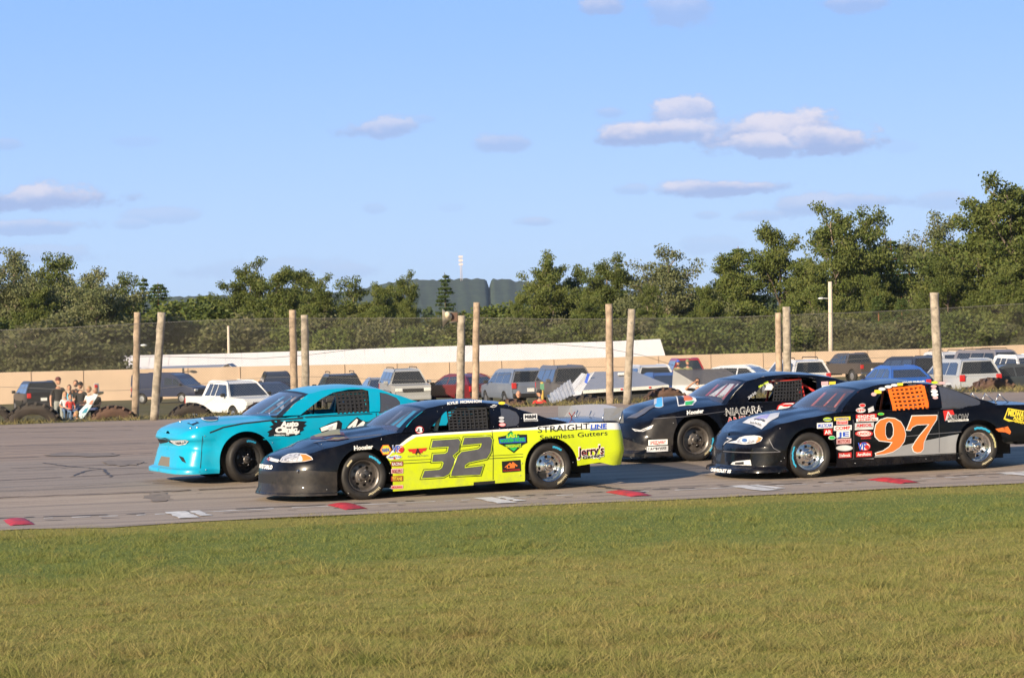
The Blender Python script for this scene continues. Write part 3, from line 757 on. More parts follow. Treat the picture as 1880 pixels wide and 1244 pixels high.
        ff = [(j * (nu + 1) + i, j * (nu + 1) + i + 1, (j + 1) * (nu + 1) + i + 1, (j + 1) * (nu + 1) + i) for j in range(nv) for i in range(nu)]
        ed = [(i == 0 or i == nu - 1 or j == nv - 1) for j in range(nv) for i in range(nu)]
        m2.add(vs, [f for f, e in zip(ff, ed) if not e], GLW); m2.build('windscreen', r)
        m3.add(vs, [f for f, e in zip(ff, ed) if e], c.get('rim', s.paint)); m3.build('windscreen_surround', r)
        # quarter glass
        if len(hs) > 1:
            for sgn in (1, -1):
                h = offset_poly(hs[1], .012); v, fc, _ = cdt(h, grid=.1); m2 = MB(); m2.add([Vector((p.x, p.y * sgn, p.z)) for p in [s.gh(a, b, -.006) for a, b in v]], fc, GLQ); m2.build('quarter_window', r)
        # chassis tub, floor, firewall
        m2 = MB(); m2.box((-.0, 0, .16), (3.9, 1.2, .06), DARK); m2.box((-1.35, 0, .45), (1.5, .95, .5), DARK); m2.box((-.62, 0, .55), (.05, 1.75, .66), DARK)
        m2.box((.3, 0, .2), (2.0, 1.80, .08), DARK); m2.box((1.55, 0, .48), (1.2, .95, .6), DARK); m2.box((.98, 0, .55), (.04, 1.75, .7), DARK); m2.box((2.2, 0, .5), (.2, 1.5, .35), DARK)
        for ax in (-1.4, 1.35):
            m2.tube([(ax, -.85, .33), (ax, .85, .33)], .05, DARK)
        m2.build('chassis', r)
        m2 = MB(); m2.box((-.66, 0, zb - .03), (.36, 1.5, .03), DARK); m2.build('dashboard', r)
        # cage
        bm_ = c['bar']; m2 = MB(); yr = abs(s.gh(0, RE[0][1]).y) - .07; zr = RE[0][1] - .015
        for sg in (1, -1):
            m2.tube([(-.62, sg * .74, .25), (-.60, sg * .74, zb - .02), (xf + .10, sg * yr, zr - .02), (.62, sg * yr, zr), (.62, sg * .72, zb - .05), (.62, sg * .74, .25)], .022, bm_)
            m2.tube([(.62, sg * .5, zr - .05), (1.5, sg * .5, zb - .2)], .02, bm_)
            for zz in (.42, .58, .74): m2.tube([(-.6, sg * .78, zz), (.62, sg * .80, zz)], .02, bm_)
        m2.tube([(.62, -yr, zr), (.62, yr, zr)], .022, bm_); m2.tube([(xf + .1, -yr, zr - .02), (xf + .1, yr, zr - .02)], .022, bm_)
        m2.tube([(.62, -.7, zb - .4), (.62, .55, zr - .03)], .02, bm_); m2.tube([(-.6, -.7, zb - .03), (-.6, .7, zb - .03)], .02, bm_)
        m2.tube([(-.60, -.05, zb - .02), (xf + .1, -.02, zr - .03)], .018, bm_)
        m2.tube([(-.60, .35, zb - .02), (xf + .1, .25, zr - .03)], .014, bm_)
        m2.build('roll_cage', r)
        m2 = MB(); m2.box((.28, -.36, .42), (.5, .48, .1), c.get('seatm', DARK), bev=.03); m2.box((.5, -.36, .78), (.1, .5, .72), c.get('seatm', DARK), Matrix.Rotation(.18, 3, 'Y'), bev=.03)
        m2.box((.46, -.56, .95), (.28, .05, .26), c.get('seatm', DARK), bev=.02); m2.box((.46, -.16, .95), (.28, .05, .26), c.get('seatm', DARK), bev=.02); m2.build('seat', r)
        m2 = MB(); a = [Vector((-.18 + .05 * math.sin(t) * .6, -.36 + .17 * math.cos(t), zb + .0 + .17 * math.sin(t))) for t in np.linspace(0, 2 * math.pi, 21)]
        m2.tube(a, .014, DARK, 6, False); m2.tube([(-.18, -.53, zb), (-.18, -.19, zb)], .012, DARK, 6); m2.tube([(-.18, -.36, zb), (-.6, -.36, zb - .1)], .02, DARK, 6); m2.build('steering_wheel', r)
        # window net
        nm = c['netmat']; q = s.ip('g', c['net']); m2 = MB(); (bl, br, tr, tl) = q; nh, nvv = c.get('nn', (6, 8)); o_ = -.022
        def bil(a, b): return ((bl[0] * (1 - a) + br[0] * a) * (1 - b) + (tl[0] * (1 - a) + tr[0] * a) * b, (bl[1] * (1 - a) + br[1] * a) * (1 - b) + (tl[1] * (1 - a) + tr[1] * a) * b)
        def strap(a0, b0, a1, b1, w_, o):
            p = bil(a0, b0); q2 = bil(a1, b1); d = Vector((q2[0] - p[0], q2[1] - p[1])); L = d.length; d /= L; n_ = Vector((-d.y, d.x)) * w_ / 2; m_ = 10; vs = []
            for i in range(m_ + 1):
                x = p[0] + d.x * L * i / m_; z = p[1] + d.y * L * i / m_; sag = .006 * math.sin(i * .6 + 1)
                vs += [s.gh(x + n_.x, z + n_.y, o + sag), s.gh(x - n_.x, z - n_.y, o + sag)]
            m2.add(vs, [(2 * i, 2 * i + 1, 2 * i + 3, 2 * i + 2) for i in range(m_)], nm)
        sw = c.get('strap', .026)
        for i in range(nvv + 1): strap(i / nvv, 0, i / nvv, 1, sw * (1.9 if i in (0, nvv) and c.get('wideedge') else 1), o_)
        for j in range(nh + 1): strap(0, j / nh, 1, j / nh, sw, o_ - .004)
        m2.build('window_net', r)
        # wheels
        s.tyres = []
        for i, (ax, sy) in enumerate(((-1.4, -1), (1.35, -1), (-1.4, 1), (1.35, 1))):
            s.wheel(ax, sy, c['wheels'][min(i, 1)] if sy < 0 else c['wheels'][0], i)
    def wheel(s, ax, sy, spec, i):
        rimm, nh, hole, steer, marks = spec; st = steer if ax < 0 else 0
        e = thing('wheel'); e.parent = s.root; e.location = (ax, .80 * sy, .33); e.rotation_euler = (0, 0, (0 if sy < 0 else math.pi) + R(st))
        m = MB(); prof = [(.212, -.085), (.225, -.115), (.25, -.135), (.285, -.138), (.312, -.128), (.326, -.108), (.331, -.06), (.332, 0), (.331, .06), (.326, .108), (.29, .138), (.225, .12), (.21, .09)]
        m.lathe(prof, RUB, 56)
        m.build('tyre', e)
        m = MB(); m.lathe([(.216, -.118), (.222, -.108), (.213, -.098), (.200, -.095), (.193, -.06), (.188, .0), (.186, .10)], rimm, 48)
        pts = [(.19 * math.cos(a), .19 * math.sin(a)) for a in np.linspace(0, 2 * math.pi, 41)[:-1]]; hs = []
        hr, hw, hh = hole
        for k in range(nh):
            a0 = 2 * math.pi * k / nh + .2; c0 = (hr * math.cos(a0), hr * math.sin(a0))
            hs.append([(c0[0] + hh * math.cos(b) * math.cos(a0) - hw * math.sin(b) * math.sin(a0), c0[1] + hh * math.cos(b) * math.sin(a0) + hw * math.sin(b) * math.cos(a0)) for b in np.linspace(0, 2 * math.pi, 13)[:-1]])
        v, fc, _ = cdt(pts, hs, grid=.025)
        def dish(x, z): rr = math.hypot(x, z); return -.035 - .035 * (1 - sst(.07, .13, rr)) + .02 * sst(.14, .19, rr)
        m.add([(x, dish(x, z), z) for x, z in v], fc, rimm)
        m.lathe([(.062, -.068), (.060, -.10), (.045, -.108), (.0, -.110)], rimm if spec[0] is CHROME else GUN, 24); m.lathe([(.03, -.108), (.028, -.135), (0, -.137)], DARK if rimm is not CHROME else GUN, 16)
        for k in range(5):
            a = 2 * math.pi * k / 5; m.lathe([(.011, -.075), (.011, -.098), (0, -.10)], CHROME, 6, c=(.082 * math.cos(a), 0, .082 * math.sin(a)))
        m.build('rim', e)
        m = MB(); m.lathe([(0, .0), (.18, .0)], DARK, 24); m.lathe([(.02, -.01), (.14, -.01), (.145, .02)], GUN, 24); m.build('brake_disc', e)
        if sy < 0:
            m = MB(); v, fc, asp = text2d('Hoosier', .03, 0, 1.05); hgt = .038; Lt = asp * hgt * 1.05; a0 = spec[4][0]
            vs = []
            for x, y in v:
                rr = .248 + y * hgt; a = a0 - x * Lt / .26
                yy = -.1375 - .002 if rr < .287 else -.135
                vs.append((rr * math.cos(a), yy, rr * math.sin(a)))
            m.add(vs, fc, LETT, False); m.build('tyre_lettering', e)
            for (a0, a1, r0, r1, mt) in spec[4][1:]:
                m = MB(); n = 12; vs = []
                for k in range(n + 1):
                    a = R(a0 + (a1 - a0) * k / n); j = .004 * math.sin(k * 2.1)
                    vs += [((r0 + j) * math.cos(a), -.1395, (r0 + j) * math.sin(a)), ((r1 + j) * math.cos(a), -.139, (r1 + j) * math.sin(a))]
                m.add(vs, [(2 * k, 2 * k + 1, 2 * k + 3, 2 * k + 2) for k in range(n)], mt)
                m.build('chalk_mark', e)
GRP = 'stock cars racing on the track'
# ---- yellow and black 32
three = [(794, 808), (841, 805), (844.5, 810), (841, 827), (830, 836), (834.5, 842), (832, 853), (824, 869), (814, 874.5), (774, 877), (779, 863.5), (806, 861.5), (811, 858), (814, 849), (811, 846), (793, 847), (795, 833.5), (817, 832), (821, 829), (823.5, 819), (791, 821)]
two = [(852, 803), (899, 801), (903, 807), (900, 829), (893, 841), (860, 848), (853, 853), (852, 858.5), (886, 854.5), (881, 870.5), (827.5, 873), (829, 865), (840, 836), (847, 829), (877, 824), (882, 820), (884, 813), (848, 816.5)]
c32 = dict(paint=BLACK, zlines=[.12], xr=2.32, yaw=21.5, xs=-1.74, fa=.84, pf=2.15, belt=.90, arch=.40, flare=.6,
    top=[(-3.1, .60), (-2.55, .625), (-2.2, .66), (-1.9, .73), (-1.4, .83), (-.85, .90), (.5, .90), (1.1, .905), (1.6, .925), (2.3, .93), (2.7, .91)],
    bot=[(-3.1, .10), (-1.8, .09), (-.98, .10), (.94, .14), (1.76, .32), (2.1, .35), (2.3, .30), (3, .30)],
    nose=[(.07, -.07), (.12, -.05), (.2, -.01), (.4, .0), (.5, .02), (.58, .06), (.66, .12), (.8, .24)],
    apillar=-.84, tail=1.78, roof=[(-.36, 1.21), (-.05, 1.255), (.4, 1.26), (.82, 1.215)], cslope=[(.82, 1.215), (1.1, 1.10), (1.45, .985), (1.78, .92)], tum=.85,
    windows=[[(781, 794), (816, 757), (824, 752), (837, 747.5), (865, 745), (894, 744.5), (899, 748), (899, 789.5)],
             [(918, 748), (934, 750), (948, 756), (953.5, 765), (953, 776), (948, 781), (919.5, 784)]],
    regions=[([(707, 840), (718.5, 828), (747, 805), (758, 798), (780, 795.5), (901, 789), (982, 783), (1050, 776), (1160, 768), (1160, 920), (712.8, 920)], WH, 'px', False),
             ([(707, 845), (719, 832), (750, 810), (764, 801.5), (780, 800), (909, 792), (982, 788.5), (1160, 783), (1160, 920), (712.8, 920)], YEL, 'px', False),
             ([(869.5, 884.5), (909, 881.5), (909, 910), (869.5, 910)], DARK, 'px', False),
             ([(-3.2, .0), (-1.5, .0), (-1.5, .38), (-2.2, .44), (-3.2, .42)], SATIN, 'uv', True), ([(471, 868), (506, 870), (508, 888), (472, 884)], DARK, 'px', True)],
    bar=BARG, netmat=NETB, net=[(826, 791), (895, 788.5), (893, 748.5), (822, 753)], nn=(7, 9), strap=.022,
    wheels=[(GUN, 8, (.128, .026, .018), 0, [R(-38), (35, 75, .262, .292, CHALK), (128, 150, .27, .295, LETT)]), (CHROME, 8, (.135, .026, .018), 0, [R(-28), (52, 82, .262, .29, CHALK)])])
A = RaceCar('stock_car', (667, 917), c32, label='lime yellow and black stock car numbered 32 in the foreground of the pack', cat='race car', group=GRP)
A.build()
A.decal('number', 's', [('uv', offset_poly(A.ip('s', three), .022), BLK), ('uv', offset_poly(A.ip('s', two), .022), BLK), ('uv', offset_poly(A.ip('s', three), .014), LIME), ('uv', offset_poly(A.ip('s', two), .014), LIME), ('p', three, GREYV), ('p', two, GREYV)])
A.decal('lettering', 's', [('t', 'STRAIGHT', (987, 794), (1082, 787), 11.5, BLK, .0, 0)])
A.decal('lettering', 's', [('t', 'LINE', (1084, 787), (1114, 784.5), 8, BLU, .03, .1), ('p', [(1083, 789.5), (1114, 787), (1114, 785.6), (1083, 788)], BLU)])
A.decal('lettering', 's', [('t', 'Seamless Gutters', (991, 807), (1115, 798), 8.8, BLK, .0, 0)])
A.decal('sticker', 's', [('t', "Jerry's", (1059, 838), (1110, 832), 17, WH, .07, .1), ('t', "Jerry's", (1060.5, 837), (1109, 831.5), 15, RED, .035, .1), ('t', "Jerry's", (1061, 836.5), (1108.5, 831), 14, BLK, .02, .1), ('t', 'Garage', (1068, 842.5), (1109, 836.5), 6, WH, .08, .1), ('t', 'Garage', (1069, 842), (1108, 836), 5.5, BLK, .03, .1)])
A.decal('sticker', 's', [('p', [(914, 802), (928, 799), (938, 790), (944, 797.5), (967, 797), (968, 812), (960, 816), (943, 831), (928, 820), (916, 814)], BLK), ('p', [(928, 801), (938, 792.5), (946, 798), (953, 800), (952, 804), (930, 805)], GRN), ('p', [(916, 805), (965, 802), (965, 811), (916, 813.5)], BLU), ('p', [(926, 816), (957, 813.5), (943, 828)], GRN),
    ('t', 'LAST', (929.5, 803), (951, 802), 7, LIME, .05, 0), ('t', 'WOODEN NICKEL', (917.5, 812), (964, 808.5), 6, GRN, .05, 0), ('t', 'ORIGINALS', (928, 821.5), (956, 819.5), 5, LIME, .04, 0)])
A.decal('sticker', 's', [('p', [(921, 846.5), (955.5, 843.5), (956.5, 864), (922, 867)], BLK), ('p', [(926, 857), (936, 848.5), (939, 851), (941, 847), (950, 854), (948.5, 856), (945, 853.5), (945, 858.5), (930, 859.5), (930, 855.5), (927.5, 858)], ORG), ('p', [(932, 854), (935.5, 853.8), (935.5, 857.5), (932, 857.8)], BLK), A.txt('R.C.G. EXTERIORS', 939, 862.3, 30, 2.6, RED)])
A.decal('sticker', 's', [('p', [(697.5, 825.5), (702.5, 816.5), (713, 816), (718.5, 825), (713.5, 834), (703, 834.5)], ORG), ('p', [(699.5, 825.5), (703.5, 818), (712.5, 817.5), (716.8, 825), (712.5, 832.5), (704, 833)], YLV), A.txt('NAPA', 708, 825.5, 14, 7, BLU, .04)])
A.decal('sticker', 's', [('e', 734, 824.5, 8, 7, RED), ('e', 734, 824.5, 6.5, 5.6, WH), ('e', 736, 825, 5, 4.5, RED), ('t', 'VP', (720, 830), (735, 829), 13, WH, .05, .15), ('t', 'VP', (720.5, 829.5), (734, 828.7), 12, BLU, .02, .15)])
A.decal('sticker', 's', [('p', [(711, 839.5), (727, 834), (738, 838), (732, 842), (716, 843)], WH), A.txt('FIVESTAR', 725, 838.5, 24, 3, BLU, .03), ('e', 724, 840.5, 2, 1.8, RED)])
for tx, y, bg, fg, h in (('RACING', 851, MAR, WH, 8.5), ('BOLT PRO', 864, PNK, MAR, 9), ('TITANS', 878, MAR, YLV, 9.5), ('MOLINARI', 893.5, PNK, RED, 6.5)): A.badge(tx, 729, y, 22, h, bg, fg, sl=-.04, bold=.03)
A.decal('sticker', 's', [('p', [(748, 824), (784, 821.5), (781, 827), (776, 828), (775, 831), (757, 832), (756, 829), (751, 829)], RED), ('t', 'A', (762, 833.5), (772, 833), 11, BLK, .03, 0), A.txt('Autumn Oil & Propane', 767, 836, 38, 3, GREYV, .0)])
A.decal('lettering', 's', [('t', 'Hoosier', (650, 826), (685, 823), 8, WH, .05, 0)])
A.decal('lettering', 's', [('tu', 'MONTE CARLO', A.s0 - .28, .455, .62, .052, WH, .06, .05)])
A.badge('M&M', 973.5, 764.5, 25, 10, WH, BLK, 'g', sl=-.02, bold=.05); A.badge('EXCAVATING', 974.5, 771.5, 26, 3.5, PALE, BLK, 'g', sl=-.02)
A.decal('lettering', 'g', [('t', 'KYLE', (821, 743), (841, 740.5), 4.6, WH, .05, 0)]); A.decal('lettering', 'g', [('t', 'MCMAHON', (845, 740), (884, 738.5), 4.6, WH, .05, 0)])
A.decal('sticker', 'g', [('p', [(899, 746.5), (904, 744), (904, 742.8), (909, 742.6), (909, 743.6), (913, 744), (909, 747), (904, 748)], WH), ('p', [(901, 746), (905, 744.8), (908, 744.4), (911, 744.6), (908, 746.4), (904, 747)], BLK)])
A.badge('', 921, 739.8, 13, 5.6, YLV, BLK, 'g', 'o')
A.badge('21', 770, 789, 16, 14, RED, BLK, 'g', 'o', rim=WH, bold=.02)
for x, y in ((920.5, 767), (920.5, 773)): A.badge('', x, y, 10, 5, PALE, RED, 'g', 'o')
A.badge('', 922, 779.5, 13, 7, RED, RED, 'g', 'o', rim=PNK)
m = MB()                                                        # rivets round the sail panel and gas cap
for x, y in ((906, 783), (917, 786), (932, 786.5), (951, 782), (957, 768), (951, 751), (934, 745.5), (906, 752), (803, 755), (812, 748)):
    m.ball(A.gh(*A.inv('g', x, y), .004), .006, ALU, 6)
m.build('rivets', A.root)
m = MB()
for x in np.linspace(787, 836, 13): pass
for (x, y) in ((548, 865),): p = A.side(*A.inv('s', x, y), .0); m.ball(p, (.028, .02, .028), ALU, 10); m.ball(A.side(*A.inv('s', x, y), .012), (.016, .016, .016), DARK, 8)
m.build('fuel_cap', A.root)
A.decal('headlight', 's', [('p', [(513, 846), (519, 838), (530, 832.5), (545, 830.5), (562, 832.5), (572, 838), (575, 843), (560, 846.5), (535, 848.5), (518, 848)], PALE), ('p', [(514.5, 845.5), (520, 838.5), (531, 833.5), (545, 831.5), (552, 832.2), (553, 846), (535, 847.5), (518, 847)], LENS), ('p', [(552, 833), (562, 834), (571, 839), (573, 842.5), (560, 845.5), (554, 846)], ORG)])
A.decal('nose_emblem', 's', [('p', [(487, 836), (496, 837.5), (513, 843), (511, 848), (499, 846), (488, 842)], PALE), ('p', [(490, 838.5), (497, 841), (494, 846), (491, 843)], MAR)])
HDR = pbr('faded_maroon', (.09, .03, .03), .4); HDY = pbr('faded_gold', (.26, .22, .06), .4)
# faded hood number on the 32
A.decal('hood_number', 'h', [('p', [(555, 802), (566, 798), (630, 793), (633, 799), (590, 803), (600, 806), (570, 806)], HDR), ('p', [(562, 801), (572, 798.5), (622, 794.5), (625, 798), (580, 802.5)], HDY), ('p', [(598, 808), (610, 803), (636, 801.5), (642, 805), (620, 809)], HDR), ('p', [(606, 807.5), (614, 804), (632, 803), (634, 805.5), (618, 808)], HDY)])
m = MB()                                                        # clear spoiler on the tail with end plates
sp = []
for j in range(2):
    for i in range(13):
        u = -1 + i / 6; sp.append((2.30 + .14 * j + .10 * (1 - u * u), .84 * u, .91 + .20 * j + .03 * (1 - u * u)))
m.add(sp, [(i, i + 1, 14 + i, 13 + i) for i in range(12)], POLY)
for sg in (-1, 1): m.box((2.38, .845 * sg, 1.0), (.30, .004, .22), POLY)
m.build('spoiler', A.root)
m = MB()
for y in (-.55, -.05, .45): m.tube([(2.30, y, .88), (2.38, y, 1.05)], .009, ALU, 6)
m.tube([(2.44, -.85, .86), (2.52, -.85, 1.06)], .008, ALU, 6); m.tube([(1.95, -.35, .90), (1.93, -.36, 1.0), (1.88, -.4, 1.05)], .008, MAR, 5); m.tube([(1.93, -.36, .98), (2.0, -.34, 1.06)], .007, MAR, 5); m.build('spoiler_brace', A.root)
m = MB(); m.tube([(-.2, -.62, .70), (-.25, -.66, .9), (-.18, -.60, 1.05), (-.12, -.5, 1.12)], .03, CREAM, 8); m.build('air_hose', A.root)

# ---- black 97
nine = [(1605.4, 792), (1608, 779.6), (1616, 770.8), (1628.4, 766.9), (1642.5, 768.1), (1653, 774.3), (1659.3, 785), (1662, 797.3), (1659.3, 809.7), (1651.3, 820.3), (1639, 828.3), (1623, 832.7), (1608, 834.1), (1607.5, 831.8), (1621.3, 827.4), (1632, 820.3), (1638.5, 811), (1628, 809.5), (1614.2, 808), (1607, 801)]
hole9 = [(1631.9, 772.2), (1638, 776), (1640.7, 786.7), (1639.9, 799), (1634.5, 806.2), (1628.4, 805.3), (1624.8, 797.3), (1624.5, 785), (1626.6, 776.1)]
seven = [(1674.3, 763.4), (1719.4, 762.3), (1718.9, 769), (1709.7, 783.2), (1700.9, 799), (1695.5, 811.5), (1694.7, 823.8), (1690, 829), (1683, 830), (1677, 827.4), (1674.7, 820.3), (1679.6, 811.5), (1688.5, 799), (1699, 786.7), (1706.2, 777.9), (1683, 778.8), (1674.3, 783.2), (1670.8, 788.8), (1664.6, 788.5), (1669, 778)]
c97 = dict(paint=BLACK, xr=2.35, zlines=[.165, .18, .475], yaw=19.5, xs=-1.78, fa=.575, pf=2.3, belt=.935, arch=.40, flare=.7,
    top=[(-3.1, .62), (-2.5, .65), (-2.1, .72), (-1.85, .80), (-1.4, .87), (-.9, .93), (.5, .935), (1.6, .935), (2.15, .92), (2.5, .90)],
    bot=[(-3.1, .12), (-1.8, .11), (-.98, .13), (.94, .15), (1.76, .38), (2.2, .38), (3, .36)],
    crown=[(-2.5, .01), (-2.2, .045), (-1.4, .065), (-.8, .045)],
    nose=[(.07, -.12), (.16, -.10), (.19, -.02), (.4, .0), (.47, .0), (.49, .012), (.6, .06), (.7, .12), (.8, .2)],
    apillar=-.88, tail=1.80, roof=[(-.42, 1.24), (-.1, 1.30), (.35, 1.315), (.8, 1.27)], cslope=[(.8, 1.27), (1.15, 1.15), (1.5, 1.02), (1.80, .93)], tum=.78,
    windows=[[(1604, 757), (1608, 741), (1614, 725), (1622, 715), (1635, 709), (1665, 705), (1697, 703.5), (1705, 706), (1706, 748), (1680, 752)],
             [(1722.5, 708), (1738, 711), (1758, 718), (1790, 730), (1800, 736), (1800, 741), (1796, 743), (1765, 748), (1729, 749)]],
    regions=[([(1604, 842), (1610, 829), (1680, 812), (1725, 803), (1766, 795), (1767, 832), (1690, 836.5), (1560, 842)], SILVER, 'px', False),
             ([(1311, 829), (1330, 832), (1331, 852), (1313, 850)], DARK, 'px', True)],
    sidepaint=BLACK, bar=BARO, netmat=NETO, net=[(1643, 754), (1704, 750), (1695, 706), (1634, 712)], nn=(6, 7), strap=.031, wideedge=True, seatm=GREYV,
    wheels=[(CHROME, 8, (.128, .024, .018), -4, [R(-60), (150, 215, .262, .285, CHALK)]), (CHROME, 8, (.135, .026, .018), 0, [R(-40), (48, 105, .262, .295, CHALK), (-5, 45, .258, .285, CHALKY)])])
B = RaceCar('stock_car', (1485, 877), c97, label='black stock car with orange number 97 and orange window net', cat='race car', group=GRP)
B.build()
o9 = B.ip('s', nine); h9 = B.ip('s', hole9); o7 = B.ip('s', seven)
def holed(car, mb, out, hole, off, mat):
    v, fc, _ = cdt(out, [hole], grid=.07); mb.add([car.side(a, b, off) for a, b in v], fc, mat)
m = MB(); holed(B, m, offset_poly(o9, .012), offset_poly(h9, -.010), .004, WH); holed(B, m, o9, h9, .007, ORG)
v, fc, _ = cdt(offset_poly(o7, .012), grid=.07); m.add([B.side(a, b, .004) for a, b in v], fc, WH); v, fc, _ = cdt(o7, grid=.07); m.add([B.side(a, b, .007) for a, b in v], fc, ORG)
m.build('number', B.root)
B.decal('sticker', 's', [('p', [(1731, 753.5), (1749, 752), (1752, 760), (1742, 769), (1734, 772)], RED), ('t', 'A', (1735, 772), (1750, 769.5), 17, PALE, .0, .0), ('t', 'ARROW', (1738, 771), (1779, 768), 9.5, PALE, .03, .1), ('t', 'ARROW', (1739, 770.5), (1778, 767.6), 9, BLK, .0, .1)])
B.badge('CONSTRUCTION', 1759, 771.5, 38, 3.2, WH, BLK)
def stk(car, L, k='s'):
    for (tx, x, y, w_, h_, bg, fg, *r) in L: car.badge(tx, x, y, w_, h_, bg, fg, k, r[0] if r else 'r', .03, 0, -.05, r[1] if len(r) > 1 else None)
stk(B, [('VALVOLINE', 1519, 769.5, 16, 7.5, LIME, BLU, 'o'), ('MULTICAM', 1514, 780.5, 29, 10, WH, BLU), ('AR', 1520, 792.5, 15.5, 11, RED, WH), ('', 1527, 803, 13, 7, WH, BLK, 'o', GRN),
    ('WISSOTA', 1546, 768, 30, 6.5, YLV, BLU), ('Brand', 1546, 775, 21, 8, PNK, RED), ('COMP', 1547, 785, 33, 9, WH, RED), ('JE', 1548, 796.5, 25, 13, WH, BLU), ('MOTORS', 1549, 809.5, 27, 9.5, PNK, MAR),
    ('', 1550, 822, 31, 11, PALE, RED, 'o', WH), ('Edelbrock', 1551, 835, 24, 9.5, RED, WH),
    ('SIGNS', 1590, 763.5, 38, 7.5, RED, WH), ('UNLIMITED', 1592, 770, 40, 6, WH, RED), ('AMSOIL', 1586.5, 780, 35, 9, PALE, RED), ('', 1586, 786.5, 34, 3, WH, BLK), ('SUNOCO', 1586, 795.5, 33, 12, RED, RED, 'o', WH),
    ('HAWK', 1590, 804, 22, 4, BLK, RED), ('', 1587, 819, 22, 16, RED, WH, 'o', WH), ('AeroMotive', 1586, 833, 29, 9.5, RED, WH), ('', 1617, 759.5, 12, 5, LIME, GRN, 'o', GRN)])
B.decal('sticker', 's', [('t', 'VP', (1575, 826), (1591, 825), 14, BLU, .03, .12), ('e', 1591, 820, 4, 4, RED)], lay=3)
B.decal('lettering', 's', [('tu', 'CHEVROLET SS', B.s0 - .22, .105, .62, .045, WH, .05, .1)])
B.decal('fog_lamp', 's', [('p', [(1345, 848), (1352, 846), (1378, 843.5), (1380, 854), (1350, 853), (1342, 852)], PALE), ('p', [(1350, 848.5), (1366, 847), (1366, 852), (1350, 852)], DARK), ('e', 1373, 849, 5, 4, WH)])
B.decal('headlight', 's', [('p', [(1334, 812), (1352, 808), (1358, 802.5), (1368, 799.5), (1385, 798.5), (1396, 800), (1400.5, 803), (1397, 809), (1386, 813.5), (1368, 815.5), (1350, 813)], PALE), ('p', [(1354, 808), (1360, 803.5), (1370, 801), (1384, 800), (1394, 801.5), (1394, 808), (1384, 812.5), (1368, 814), (1354, 812)], LENS), ('p', [(1391, 801), (1399, 803), (1396, 808.5), (1388, 812), (1393, 805)], ORG), ('e', 1368, 807.5, 8, 5.5, PALE), ('e', 1368, 807.5, 5, 3.5, CHROME)])
B.decal('nose_emblem', 's', [('p', [(1313, 806), (1322, 801), (1345, 805), (1333, 812), (1318, 816)], PALE), ('p', [(1314.5, 806.5), (1322.5, 802.5), (1341, 805.6), (1332, 811), (1319, 814.5)], BLK), ('p', [(1320, 808), (1325, 806), (1328, 808), (1324, 811), (1321, 811)], PALE)])
B.decal('sticker', 'h', [('p', [(1363, 776), (1396, 762), (1432, 757), (1429, 765), (1398, 788)], PALE), ('p', [(1396, 763.5), (1414, 760), (1408, 769), (1385, 770)], LILAC), ('p', [(1375, 775), (1390, 771), (1406, 775), (1398, 783)], WH), ('t', 'RACE ENGINES', (1377, 777.5), (1398, 783), 3.5, BLK, .03, 0), ('t', 'OF WISCONSIN', (1384, 772), (1404, 776.5), 3.5, BLK, .03, 0)])
B.decal('lettering', 's', [('p', [(1842, 769), (1850, 748.5), (1882, 754), (1900, 757), (1900, 782), (1878, 776), (1860, 773), (1852, 773.5)], YLV), ('p', [(1845, 767), (1851, 750.5), (1882, 755.5), (1900, 759), (1900, 780), (1878, 774.5), (1858, 771)], BLK), ('t', 'MIDWAY', (1850, 762), (1884, 767), 11, YLV, .05, .0), ('t', 'AND', (1859, 769), (1878, 772), 5.5, YLV, .05, 0), ('t', 'GRAPHICS', (1861, 774), (1890, 781), 5, YLV, .04, 0)])
B.decal('flame_panel', 's', [('p', [(1827, 787), (1850, 782), (1856, 792), (1854, 797), (1845, 793), (1833, 792)], ORG)])
stk(B, [('', 1604, 723.5, 10, 7, PNK, RED, 'o'), ('', 1611.5, 719, 13, 7, YLV, BLK), ('', 1619, 714, 13, 6, WH, BLK, 'o'), ('', 1630.5, 710, 13, 5.5, WH, BLK, 'o'), ('', 1641.5, 707, 13, 5, WH, BLK, 'o'), ('', 1652, 705.5, 11, 5, YLV, BLK),
    ('', 1715.5, 702, 12, 5, LIME, BLK, 'o'), ('', 1729, 703, 12, 4.5, PNK, RED, 'o'), ('', 1741, 704.5, 11, 4.5, PALE, RED, 'o'), ('', 1714, 709, 11, 5, PNK, BLK, 'o'), ('', 1714, 714, 9, 4, PNK, BLK, 'o'), ('', 1715, 718.5, 13, 6.5, WH, BLK, 'o'), ('', 1716, 724.5, 13, 6.5, WH, BLK, 'o'), ('', 1717, 730, 10, 5, PNK, BLK, 'o')], 'g')
B.decal('lettering', 'g', [('t', 'DYLAN MUELLER', (1657, 703.2), (1698, 700.8), 2.6, WH, .04, 0)])
stk(B, [('', 1583, 744, 12, 7, WH, BLK, 'o', RED), ('STP', 1580, 753, 18, 9.5, PALE, RED, 'o', WH)], 'g')
B.decal('visor_lettering', 'g', [('p', [(1593, 750), (1603, 745), (1605, 754), (1594, 757.5)], PALE)])
m = MB()
for y in (-.5, -.1, .3): m.tube([(1.9, y, .95), (1.96, y, 1.08)], .009, ALU, 6); m.tube([(2.15, y, .93), (1.96, y, 1.08)], .007, ALU, 6)
m.build('spoiler_brace', B.root)

